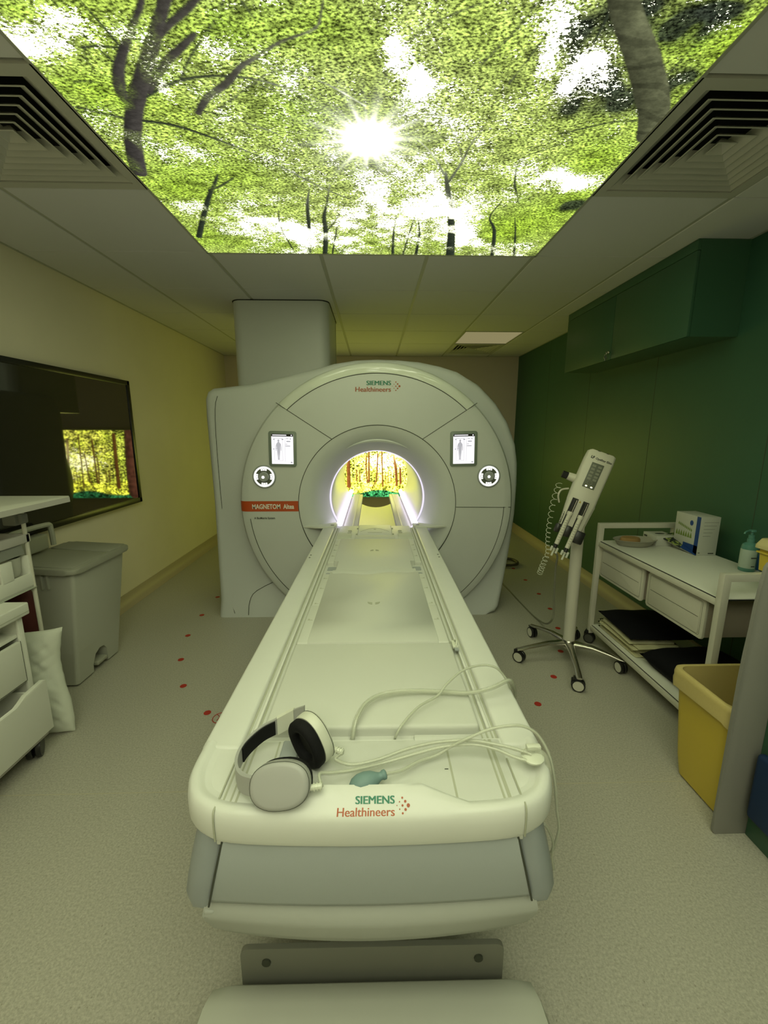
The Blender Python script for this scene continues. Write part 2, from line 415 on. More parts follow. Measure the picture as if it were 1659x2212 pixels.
for (x, y, rx, ry, a) in [(*q[0], q[1]) for q in [((-0.873,1.555,0.159,0.087),0.3),((-0.342,1.327,0.146,0.061),0.25),((-0.253,1.636,0.14,0.116),0.1),((-0.124,1.321,0.097,0.06),0.2),((0.813,2.338,0.212,0.213),0.45),((0.942,2.159,0.086,0.113),0.3),((-0.913,2.593,0.155,0.111),0.35),((-0.865,2.056,0.12,0.13),0.4),((-0.621,1.983,0.154,0.148),0.15),((0.679,2.442,0.148,0.146),0.3),((-0.896,1.292,0.058,0.035),0.4),((0.854,1.336,0.113,0.075),0.2),((0.873,1.825,0.108,0.103),0.3)]]:
    sky -= a*blob(XX, YY, x, y, rx, ry)
    P[..., :3] += (np.array([.40, .66, .02])-P[..., :3])*(.55*blob(XX, YY, x, y, rx*1.2, ry*1.2))[..., None]
# hazy muted middle, round the sun
cxs, cys, _a, _b = (-0.01,1.751,0.169,0.135)
hz = (.75*blob(XX, YY, cxs, cys+.0, .42, .50, .9))
P[..., :3] = P[..., :3]*(1-hz[..., None]*.45)+np.array([.50, .52, .26])*hz[..., None]*.45
# dark conifers
for (x, y, rx, ry) in [(0.582,1.316,0.061,0.049),(0.688,1.454,0.062,0.062),(0.673,1.582,0.061,0.042),(0.81,1.539,0.074,0.054),(0.794,1.298,0.085,0.048),(0.948,1.481,0.071,0.057),(0.68,1.246,0.069,0.022),(0.886,1.252,0.058,0.022),(0.628,1.277,0.048,0.046),(0.604,1.499,0.043,0.034),(0.951,2.179,0.055,0.048),(0.565,1.386,0.026,0.055)]:
    k = np.clip(blob(XX, YY, x, y, rx*1.25, ry*1.25, 1.2)*2.6*(sn3*.7+sn2*.5-.12), 0, .95)[..., None]
    P[..., :3] = P[..., :3]*(1-k)+np.array([.035, .045, .03])*k; P[..., 3] = 0
    sky -= k[..., 0]*.1
sky = np.where(YY < .80, np.maximum(sky, .26+.30*np.clip((.80-YY)/.3, 0, 1)), sky)  # unseen rear of the print: extra bright sky added to light front-facing surfaces
P[..., 3] = np.clip(sky, 0, 1.6)
# the printed sun and its rays
d = np.hypot((XX-cxs), (YY-cys)*1.0); ang = np.arctan2(YY-cys, XX-cxs)
ray = (.5+.5*np.cos(ang*14+1.3))**3*.6+(.5+.5*np.cos(ang*23))**4*.4
sun = np.clip(1.5*np.exp(-(d/.060)**2)+.35*np.exp(-(d/.15)**1.5)+ray*.45*np.exp(-(d/.17)**1.3), 0, 1)
strokes = [[(-0.954,1.966,0.0644),(-0.878,1.79,0.0614),(-0.785,1.629,0.0552),(-0.701,1.515,0.0508),(-0.615,1.402,0.0413),(-0.542,1.307,0.0333),(-0.489,1.237,0.0289)],[(-0.78,1.625,0.0367),(-0.783,1.552,0.0377),(-0.74,1.466,0.0325),(-0.684,1.397,0.0256),(-0.628,1.334,0.0194),(-0.576,1.278,0.0162),(-0.549,1.238,0.0134)],[(-0.696,1.55,0.0203),(-0.609,1.455,0.027),(-0.518,1.385,0.0229),(-0.472,1.35,0.0148)],[(-0.565,1.352,0.0223),(-0.519,1.319,0.0216),(-0.461,1.281,0.0209),(-0.402,1.235,0.0167)],[(-0.578,1.634,0.0216),(-0.522,1.568,0.0265),(-0.44,1.508,0.0254),(-0.38,1.449,0.0189),(-0.316,1.409,0.0131),(-0.242,1.364,0.0101),(-0.148,1.325,0.0073),(-0.124,1.272,0.0058),(-0.113,1.227,0.0045)],[(-0.711,1.569,0.0103),(-0.628,1.521,0.0128),(-0.53,1.49,0.0111),(-0.445,1.483,0.0097),(-0.365,1.489,0.0083),(-0.287,1.513,0.0071),(-0.208,1.547,0.0044)],[(-0.961,1.618,0.0106),(-0.829,1.666,0.0126),(-0.693,1.691,0.0128),(-0.588,1.746,0.0117),(-0.464,1.832,0.0088),(-0.36,1.92,0.0093),(-0.21,2.067,0.0081),(-0.092,2.154,0.0064)],[(-0.575,1.498,0.0084),(-0.515,1.422,0.0079),(-0.45,1.356,0.0075),(-0.392,1.297,0.0071),(-0.355,1.244,0.0056)],[(-0.693,1.39,0.0089),(-0.701,1.336,0.0073),(-0.714,1.276,0.0046),(-0.714,1.243,0.0045)],[(-0.799,1.398,0.009),(-0.76,1.392,0.0089),(-0.691,1.395,0.0077)],[(-0.737,1.447,0.0067),(-0.762,1.385,0.0063),(-0.775,1.332,0.0048),(-0.786,1.266,0.0034)],[(-0.903,1.516,0.0056),(-0.859,1.512,0.0056),(-0.824,1.518,0.0042)],[(-0.796,1.398,0.0038),(-0.814,1.444,0.004),(-0.812,1.492,0.0028)],[(-0.946,2.548,0.0329),(-0.85,2.357,0.0279),(-0.748,2.163,0.0233),(-0.676,2.044,0.0159),(-0.638,1.977,0.0096)],[(-0.717,2.094,0.0163),(-0.645,2.05,0.012),(-0.578,1.995,0.0077)],[(-0.379,2.766,0.025),(-0.334,2.468,0.0221),(-0.304,2.211,0.0174),(-0.275,2.076,0.0061)],[(-0.284,2.764,0.0306),(-0.249,2.492,0.0274),(-0.238,2.318,0.0207),(-0.211,2.189,0.0108),(-0.182,2.038,0.006)],[(-0.241,2.466,0.0098),(-0.175,2.326,0.0069),(-0.124,2.186,0.0043)],[(-0.457,2.768,0.0083),(-0.476,2.446,0.0097),(-0.449,2.257,0.0045)],[(-0.24,2.762,0.0111),(-0.199,2.518,0.0101),(-0.182,2.413,0.0048)],[(-0.201,2.761,0.0083),(-0.137,2.62,0.0053)],[(0.47,2.758,0.0532),(0.421,2.449,0.0418),(0.371,2.215,0.0309),(0.324,2.025,0.0219),(0.301,1.934,0.0095)],[(0.322,2.025,0.012),(0.353,1.881,0.011),(0.368,1.764,0.0068),(0.391,1.674,0.0048)],[(0.3,1.953,0.0096),(0.234,1.828,0.0053),(0.173,1.751,0.0034)],[(0.359,1.867,0.0055),(0.306,1.735,0.005),(0.226,1.603,0.0031)],[(0.724,2.751,0.0252),(0.649,2.443,0.0197),(0.584,2.297,0.0092),(0.598,2.16,0.0064)],[(0.123,2.767,0.0196),(0.115,2.483,0.0124),(0.12,2.309,0.0046)],[(0.184,2.765,0.0112),(0.199,2.481,0.01),(0.212,2.307,0.0046)],[(0.856,2.748,0.0168),(0.769,2.466,0.01),(0.709,2.294,0.0046)],[(0.263,2.763,0.0196),(0.254,2.479,0.0124),(0.226,2.306,0.0046)],[(0.64,2.071,0.0082),(0.61,2.001,0.0099),(0.582,1.847,0.0054),(0.671,1.776,0.0052),(0.755,1.7,0.005)],[(0.683,2.166,0.0065),(0.618,2.018,0.006)],[(0.098,1.356,0.0063),(0.188,1.288,0.0059),(0.284,1.245,0.0046)],[(0.318,1.423,0.004),(0.379,1.322,0.0049),(0.405,1.259,0.0046),(0.433,1.213,0.0045)],[(0.42,1.486,0.0042),(0.463,1.346,0.005),(0.482,1.234,0.0045)],[(0.615,1.447,0.0055),(0.607,1.329,0.0075),(0.601,1.231,0.0068)],[(0.778,1.338,0.0063),(0.853,1.271,0.0059),(0.923,1.24,0.0046)],[(0.881,1.449,0.0055),(0.897,1.295,0.0049),(0.953,1.222,0.0034)],[(0.673,1.702,0.0066),(0.822,1.641,0.008),(0.937,1.631,0.0063)],[(-0.32,1.255,0.0091),(-0.31,1.277,0.007),(-0.301,1.301,0.0036)],[(-0.274,1.454,0.0041),(-0.144,1.5,0.0056),(-0.019,1.59,0.0045)],[(-0.582,1.614,0.0061),(-0.447,1.667,0.0063),(-0.335,1.728,0.005)],[(-0.381,1.498,0.0056),(-0.293,1.54,0.0043),(-0.191,1.635,0.0031)],[(-0.51,1.622,0.0046),(-0.305,1.471,0.0041),(-0.193,1.452,0.0027)]]
big = [(0.993,1.698,0.0829),(0.941,1.595,0.0926),(0.86,1.492,0.0915),(0.761,1.381,0.0835),(0.681,1.301,0.073),(0.618,1.23,0.0659),(0.582,1.188,0.061)]
occ = np.clip((sn3*.6+sn2*.6-.62)*3, 0, 1)
for k, s_ in enumerate(strokes):
    mk, sd = seg_mask(XX, YY, s_, .006)
    hide = occ*(.55 if k > 6 else .25)
    mk = mk*(1-hide); c = np.array([.040, .036, .032]) if k < 5 else np.array([.022, .030, .018])
    c = c[None, None]*(1+np.clip(sd, -1, 1)[..., None]*-.5)*1.2
    far = np.clip(hz, 0, 1)[..., None]; c = c*(1-far*.5)+np.array([.20, .21, .10])*far*.5
    T[..., :3] = np.where(mk[..., None] > T[..., 3:], c, T[..., :3]); T[..., 3] = np.maximum(T[..., 3], mk)
mk, sd = seg_mask(XX, YY, big, .006)
c = np.array([.135, .145, .075])[None, None]*(1-.45*np.clip(sd, -1, 1)[..., None])*(.75+.5*sn3[..., None])*(.8+.4*(np.sin(YY*70+sn2*5)[..., None] > .7)*-.6)
T[..., :3] = np.where(mk[..., None] > .02, c, T[..., :3]); T[..., 3] = np.maximum(T[..., 3], mk)
T[..., :3] = T[..., :3]*(1-sun[..., None])+np.array([4, 4.2, 3.2])*sun[..., None]*2; T[..., 3] = np.maximum(T[..., 3]*(1-sun*.3), sun)
CPM = print_mat('ceiling_print', CEIL_SKY, 1.0, 105, 34, (1, 1.7, 1), contrast=1.0)
lp = thing('ceiling_light_panel', 'large backlit ceiling panel printed with a sunlit forest canopy', 'ceiling light', (0, 1.1, ZC))
print_mesh('printed_panel', xs, ys, lambda x, y: np.stack([x, y-1.1, np.full_like(x, -.001)], -1), P, T, CPM, lp)

# ---------------------------------------------------------------- backlit forest picture on the back wall
bx0, bx1, bz0, bz1 = -.98, .98, .47, 1.455
xs = np.linspace(bx0, bx1, 420); zs = np.linspace(bz0, bz1, 230)
XX, YY = np.meshgrid(xs, zs); sn1, sn2, sn3 = smooth_noise(4, 11), smooth_noise(11, 12), smooth_noise(28, 13)
P = np.zeros(XX.shape+(4,)); T = np.zeros(XX.shape+(4,))
mixa = np.clip(sn2, 0, 1)[..., None]
P[..., :3] = np.array([.42, .48, .035])*(1-mixa)+np.array([.76, .74, .10])*mixa
side = np.clip((np.abs(XX-.15)-.35)/.5, 0, 1)[..., None]; P[..., :3] = P[..., :3]*(1-side*.75)+np.array([.20, .34, .03])*side*.75
gr = np.clip((.72-YY+.02*np.sin(XX*9))/.04, 0, 1)[..., None]; P[..., :3] = P[..., :3]*(1-gr)+np.array([.78, .80, .06])*gr
fg = np.clip((.555+.03*np.sin(XX*7+1)+.02*sn2-YY)/.03, 0, 1)[..., None]; P[..., :3] = P[..., :3]*(1-fg)+np.array([.015, .10, .03])*fg
P[..., 3] = np.clip(.10+.5*(sn1-.5)+.30*blob(XX, YY, .05, 1.0, .40, .25)-gr[..., 0]*.5-side[..., 0]*.25, 0, 1)
tr = [[(-0.364,0.635,0.0623),(-0.367,0.842,0.055),(-0.371,1.048,0.0547),(-0.379,1.384,0.0541)],[(-0.087,0.683,0.0208),(-0.106,0.911,0.0206),(-0.098,1.081,0.0205)],[(-0.066,0.703,0.0277),(-0.064,1.047,0.0274),(-0.062,1.317,0.0271)],[(-0.018,0.613,0.0139),(0.045,0.738,0.0207),(0.059,0.944,0.0206),(0.067,1.115,0.0205)],[(0.142,0.633,0.0277),(0.135,0.841,0.0207),(0.128,1.081,0.0205),(0.122,1.383,0.0203)],[(0.35,0.646,0.0347),(0.334,0.91,0.0413),(0.313,1.033,0.0343),(0.285,1.317,0.034)],[(0.405,0.674,0.0347),(0.404,0.771,0.0346),(0.396,0.909,0.0207)],[(-0.252,0.718,0.0207),(-0.243,0.877,0.0137)],[(-0.204,0.704,0.0207),(-0.203,0.842,0.0138)],[(0.218,0.675,0.0139),(0.218,0.841,0.0103)],[(0.266,0.675,0.0139),(0.266,0.855,0.0103)],[(0.183,0.675,0.0139),(0.183,0.807,0.0104)]]
for s_ in tr:
    mk, sd = seg_mask(XX, YY, s_, .005); c = np.array([.050, .018, .004])[None, None]*(1-.4*sd[..., None])
    T[..., :3] = np.where(mk[..., None] > T[..., 3:], c, T[..., :3]); T[..., 3] = np.maximum(T[..., 3], mk)
r_ = np.random.default_rng(9)
for k in range(18):
    x = r_.uniform(bx0, bx1); h = r_.uniform(.08, .34); wd = r_.uniform(.004, .010); lean = r_.uniform(-.05, .05)
    mk, sd = seg_mask(XX, YY, [(x, .69, wd*1.3), (x+lean*.5, .69+h*.5, wd), (x+lean, .69+h, wd*.5)], .005); mk = mk*.85
    T[..., :3] = np.where(mk[..., None] > T[..., 3:], np.array([.025, .022, .005])[None, None], T[..., :3]); T[..., 3] = np.maximum(T[..., 3], mk)
mk, sd = seg_mask(XX, YY, [(-.60, .56, .20), (-.57, .8, .15), (-.58, 1.1, .14), (-.61, 1.5, .15)], .006)
c = np.array([.042, .015, .008])[None, None]*(1-.5*sd[..., None])*(.6+.8*sn3[..., None])
T[..., :3] = np.where(mk[..., None] > .02, c, T[..., :3]); T[..., 3] = np.maximum(T[..., 3], mk)
sun = np.clip(1.3*blob(XX, YY, .42, 1.18, .10, .12), 0, 1)*0.85
T[..., :3] = T[..., :3]*(1-sun[..., None])+np.array([.9, .75, .3])*sun[..., None]; T[..., 3] = np.maximum(T[..., 3], sun)
BPM = print_mat('forest_print', (1.1, 1.05, .55), BACK_GAIN, 52, 20, (1, 1, 1), contrast=.85, lo=.04, cmin=.05)
fp = thing('forest_light_picture', 'backlit forest picture with yellow light behind the scanner bore', 'light picture', (0, YB, 0))
print_mesh('printed_panel', xs, zs, lambda x, y: np.stack([x, np.full_like(x, -.052), y], -1), P, T, BPM, fp)
fr = B()
for lo, hi in (((bx0-.02, -.056, bz0-.02), (bx0, 0, bz1+.02)), ((bx1, -.056, bz0-.02), (bx1+.02, 0, bz1+.02)), ((bx0, -.056, bz0-.02), (bx1, 0, bz0)), ((bx0, -.056, bz1), (bx1, 0, bz1+.02))): fr.box(lo, hi, .003)
fr.make('picture_frame', MELE, fp)

# ---------------------------------------------------------------- vents and the small ceiling lamp
def vent(label, r, flipx=False):
    x0, y0, x1, y1 = r; cx, cy = (x0+x1)/2, (y0+y1)/2; h = (x1-x0)/2-.006
    t = thing('ceiling_vent', label, 'ceiling vent', (cx, cy, ZC), 0, None)
    b = B(); o = h; i = h*.87
    for k in range(4):
        M = Matrix.Rotation(k*math.pi/2, 4, 'Z')
        b.prism([(-o, -o), (o, -o), (i, -i), (-i, -i)], -.004, .012, 'XY', M=M)
    b.make('vent_frame', VENT, t)
    n = 7; depth = .055
    for k in range(n):
        f = i*(1-k/n); g = f-i/n*1.15; b = B()
        for q in range(4):
            M = Matrix.Rotation(q*math.pi/2, 4, 'Z')
            # each blade slopes from its outer low lip up and in
            z0, z1 = .000, .034
            lo = f-i/n*.62
            pts = [(-lo, -lo, z0), (lo, -lo, z0), (lo-.006, -lo+.006, z0), (-lo+.006, -lo+.006, z0)]
            top = [(-f*.985, -f*.985, z1), (f*.985, -f*.985, z1)]
            fo = f-.003; fi = max(f-.050, .004)
            A = [Vector((-fo, -fo, z0)), Vector((fo, -fo, z0)), Vector((fi, -fi, z1)), Vector((-fi, -fi, z1))]
            Bq = [a+Vector((0, .005, -.001)) for a in A]
            va = [b.bm.verts.new(M @ a) for a in A]; vb = [b.bm.verts.new(M @ a) for a in Bq]
            b.bm.faces.new(va); b.bm.faces.new(vb[::-1])
            for e in range(4): b.bm.faces.new((va[e], vb[e], vb[(e+1) % 4], va[(e+1) % 4]))
        b.make('vent_blade', VENT, t)
    B().box((-i, -i, .06), (i, i, .07)).make('duct', BLACK, t)
    return t
vent('square air vent in the ceiling left of the forest panel', vents[0])
vent('square air vent in the ceiling right of the forest panel', vents[1])
vent('small square air vent by the back wall beyond the scanner', vents[2])
t = thing('ceiling_lamp', 'small square ceiling lamp with a pale diffuser above the scanner', 'ceiling light', ((lamp[0]+lamp[2])/2, (lamp[1]+lamp[3])/2, ZC))
B().box((-.31, -.31, .004), (.31, .31, .012)).make('diffuser', emis('lamp_dim', (1, .88, .42), .26), t)
b = B()
for q in range(4): b.prism([(-.322, -.322), (.322, -.322), (.31, -.31), (-.31, -.31)], -.002, .014, 'XY', M=Matrix.Rotation(q*math.pi/2, 4, 'Z'))
b.make('lamp_frame', TBAR, t)

# ================================================================ SCANNER
GX, GZ = .03, .90
sc = thing('mri_scanner', 'large white round scanner with a lit bore, two displays and an orange stripe', 'scanner', (GX, 3.1, 0))
O = (-GX, -3.1, 0)
# main drum behind the front cover, flaring down to its feet
out = [(-1.235, .0), (-1.232, .12), (-1.252, .9), (-1.262, 1.55), (-1.258, 1.68), (-1.235, 1.735), (-1.19, 1.762), (-1.06, 1.775), (-.894, 1.795), (-.72, 1.835), (-.56, 1.872), (-.42, 1.905), (-.29, 1.940), (-.13, 1.965), (.03, 1.972), (.19, 1.968), (.346, 1.955), (.50, 1.925), (.635, 1.885), (.80, 1.790), (.94, 1.655), (1.04, 1.51), (1.11, 1.345), (1.135, 1.20), (1.142, 1.03), (1.138, .80), (1.120, .58), (1.095, .38), (1.045, .16), (1.015, .05), (.98, .005), (.93, .0)]
def ins3(d):
    n = len(out); o = []
    for i, p in enumerate(out):
        if i in (0, n-1): o.append((p[0]+(d if p[0] < 0 else -d), p[1])); continue
        a, c = Vector(out[i-1]), Vector(out[i+1]); t = (c-a).normalized(); nr = Vector((t.y, -t.x)); o.append((p[0]+nr.x*d, max(0.0, p[1]+nr.y*d)))
    return o
b = B(O)
rs = []
for d, y in ((.052, 3.222), (.032, 3.2265), (.014, 3.243), (.004, 3.268), (0, 3.30), (0, 3.95), (.012, 4.0), (.05, 4.05)):
    rs.append([(x, y-(.12*max(0, 1-z/.45)**1.3 if y < 3.6 else 0), z) for x, z in ins3(d)])
b.loft([[(GX+.60*math.cos(q), 3.222-.12*max(0, 1-(GZ+.60*math.sin(q))/.45)**1.3, GZ+.60*math.sin(q)) for q in [math.atan2(p[1]-GZ, p[0]-GX) for p in out]], [(x*.5+(GX+.60*math.cos(q))*.5, 3.222-.12*max(0, 1-(z*.5+(GZ+.60*math.sin(q))*.5)/.45)**1.3, z*.5+(GZ+.60*math.sin(q))*.5) for (x, z), q in zip(ins3(.052), [math.atan2(p[1]-GZ, p[0]-GX) for p in out])]]+rs, cap=False).make('body_cover', COVER2, sc, 50)
def ring_pts(r, y, zc=GZ): return [(GX+r*math.cos(a*math.pi/48), y, max(.02, zc+r*math.sin(a*math.pi/48))) for a in range(96)]
B(O).loft([[(x, 4.05, z) for x, z in ins3(.05)], [(GX+.94*math.cos(q), 4.06, max(.02, GZ+.94*math.sin(q))) for q in [math.atan2(p[1]-GZ, p[0]-GX) for p in out]]], cap=False).make('rear_face', COVER2, sc, 50)
B(O).loft([ring_pts(.94, 4.05), ring_pts(.94, 4.40), ring_pts(.87, 4.60), ring_pts(.74, 4.80), ring_pts(.62, 4.94), ring_pts(.40, 4.985)], cap=False).make('rear_cover', COVER2, sc, 50)
B(O).tube([(-1.15, 3.221, 1.70), (-1.176, 3.2205, 1.60), (-1.184, 3.2205, 1.3), (-1.178, 3.2205, .8), (-1.165, 3.2205, .46), (-1.15, 3.186, .25), (-1.125, 3.137, .10), (-1.10, 3.11, .03)], .0022, 4, smooth=3).make('side_seam', SEAM, sc)
B(O).tube([(-.99, 3.097, .02), (-.985, 3.136, .12), (-.93, 3.160, .20), (-.72, 3.186, .30)], .0022, 4, smooth=3).make('access_panel_seam', SEAM, sc)
B(O).tube([(.80, 3.335, 1.792), (.80, 3.9, 1.792)], .003, 4).make('body_seam', SEAM, sc)
# service tower up to the ceiling
b = B(O); b.prism(rrect(-1.15, 3.66, -.36, 4.46, .085, 6), 1.62, 2.484, 'XY'); b.make('service_tower', COVER, sc)
b = B(O); b.prism(rrect(-1.155, 3.655, -.355, 4.465, .085, 6), 2.484, 2.4895, 'XY'); b.make('tower_gap', BLACK, sc)
b = B(O); b.box((-.361, 4.29, 1.8), (-.3585, 4.296, 2.48)); b.make('tower_seam', SEAM, sc)
B(O).box((-.36, 4.30, 1.85), (-.15, 4.5, 2.06), .01).make('cable_duct', COVER2, sc)
# front cover
prof = [(1.015, 3.235), (1.028, 3.205), (1.030, 3.15), (1.026, 3.115), (1.012, 3.094), (.985, 3.083), (.95, 3.08), (.59, 3.08)]
b = B(O).lathe(prof, (GX, 0, GZ), 'Y', 160); b.cut((0, 0, .004), (0, 0, -1)); b.make('front_cover', COVER, sc, 30)
prof = [(.588, 3.08), (.56, 3.083), (.52, 3.098), (.48, 3.128), (.445, 3.175), (.415, 3.24), (.395, 3.31), (.385, 3.37)]
B(O).lathe(prof, (GX, 0, GZ+.008), 'Y', 128).make('bore_surround', COVER, sc, 50)
# hood lip at the top of the funnel
B(O).tube([(GX+.47*math.cos(math.radians(a)), 3.137-.02*math.sin(math.radians((a-60)*3)), GZ+.008+.47*math.sin(math.radians(a))) for a in range(60, 121, 3)], lambda t: .001+.012*math.sin(math.pi*t), 6).make('bore_lip', COVER, sc)
BZ = GZ+.018
B(O).lathe([(.385, 3.37), (.378, 3.375), (.372, 3.40), (.369, 3.6), (.369, 4.90), (.385, 4.95), (.41, 4.98)], (GX, 0, BZ), 'Y', 96).make('bore_tube', BORE, sc, 50)
B(O).lathe([(.386, 3.366), (.380, 3.362), (.374, 3.368), (.374, 3.376)], (GX, 0, BZ-.004), 'Y', 96).make('bore_ring_light', RINGW, sc)
for s_ in (-1, 1):
    x = GX+s_*.292
    B(O).tube([(x, 3.17, .742), (x, 4.92, .742)], .024, 12).make('bore_light_strip', LAMPW, sc)
    b = B(O).box((min(GX+s_*.155, GX+s_*.268), 3.13, .655), (max(GX+s_*.155, GX+s_*.268), 4.93, .705), .008); b.box((min(GX+s_*.19, GX+s_*.20), 3.13, .70), (max(GX+s_*.19, GX+s_*.20), 4.93, .709)); b.make('bore_rail', BORE, sc)
# seams in the front cover
def arc(r, a0, a1, n=40, y=3.0795, w=.0021, zc=GZ):
    return [(GX+r*math.cos(math.radians(a0+(a1-a0)*i/n)), y, zc+r*math.sin(math.radians(a0+(a1-a0)*i/n))) for i in range(n+1)]
b = B(O)
b.tube(arc(.589, 0, 360, 120), .0024, 4); b.tube(arc(.948, 47, 133, 50), .0024, 4)
for s_ in (-1, 1):
    b.tube([(GX+s_*.33, 3.0795, 1.388), (GX+s_*.655, 3.0795, 1.60), (GX+s_*.722, 3.083, 1.645)], .0022, 4)
b.tube([(.622, 3.0795, .882), (.985, 3.0795, .879), (1.045, 3.092, .878)], .0022, 4)
b.tube(arc(.957, -1, -62, 40), .0022, 4)
b.tube(arc(.957, 186, 238, 30), .0022, 4)
b.make('cover_seam', SEAM, sc)
# glossy band at the top
b = B(O); n = 60; pr = [(.952, 3.0785), (.985, 3.0815), (1.012, 3.0925), (1.0268, 3.1145), (1.0312, 3.15)]
b.lathe(pr, (GX, 0, GZ), 'Y', 80, 46.5, 133.5); b.make('gloss_band', TRIMG, sc, 60)
b = B(O); b.tube(arc(1.0325, 0, 180, 90, y=3.165), .0022, 4); b.make('rim_seam', mat('rim_copper', (.30, .16, .09), .4), sc)
# orange name stripe following the disc edge
b = B(O); zt, zb = .934, .856
rowz = [zb+(zt-zb)*i/4 for i in range(5)]
def xo(r, z): return GX-math.sqrt(r*r-(z-GZ)**2)
rings = []
for z in rowz:
    rings.append([(xo(.592, z), 3.0788, z), (xo(.8, z), 3.0788, z), (xo(.952, z), 3.0788, z), (xo(.985, z), 3.0815, z), (xo(1.012, z), 3.0925, z), (xo(1.0268, z), 3.114, z), (xo(1.031, z), 3.16, z)])
b.loft(rings, cap=False, closed=False).make('name_stripe', ORANGE, sc, 60)
def FR(x, z, y=3.0786): return frame((x-GX, y-3.1, z), (1, 0, 0), (0, 0, 1), (0, -1, 0))
text('MAGNETOM  Altea', .050, 'model_lettering', TXW, sc, FR(-.905, .876, 3.0784), bold=.0012, fit=.310)
text('A BioMatrix System', .0225, 'model_lettering', TXD, sc, FR(-.893, .798), bold=.0003, fit=.155)
def logo(parent, M, s):
    """two-line maker's name with its field of dots; s = cap height of line one"""
    text('SIEMENS', s*1.42, 'logo', TXG, parent, M @ Matrix.Translation((0, s*1.5, 0)), align='RIGHT', fit=s*5.75, heavy=s*.11)
    text('Healthineers', s*1.55, 'logo', TXO, parent, M @ Matrix.Translation((0, 0, 0)), align='RIGHT', fit=s*8.4, heavy=s*.06, shear=.04)
    b = B()
    for (dx, dy, r) in ((.45, 1.25, .07), (.95, 1.7, .09), (.95, .8, .09), (1.5, 2.2, .14), (1.5, 1.25, .15), (1.5, .3, .14), (2.05, 1.75, .18), (2.05, .75, .18), (2.6, 1.25, .25)):
        r *= 1.0
        b.prism([(dx*s*.78+r*s*math.cos(a*math.pi/6), dy*s+r*s*math.sin(a*math.pi/6)) for a in range(12)], 0, .0008, 'XY', M=M)
    b.make('logo', TXO, parent, flat=True)
logo(sc, FR(.128, 1.722), .030)
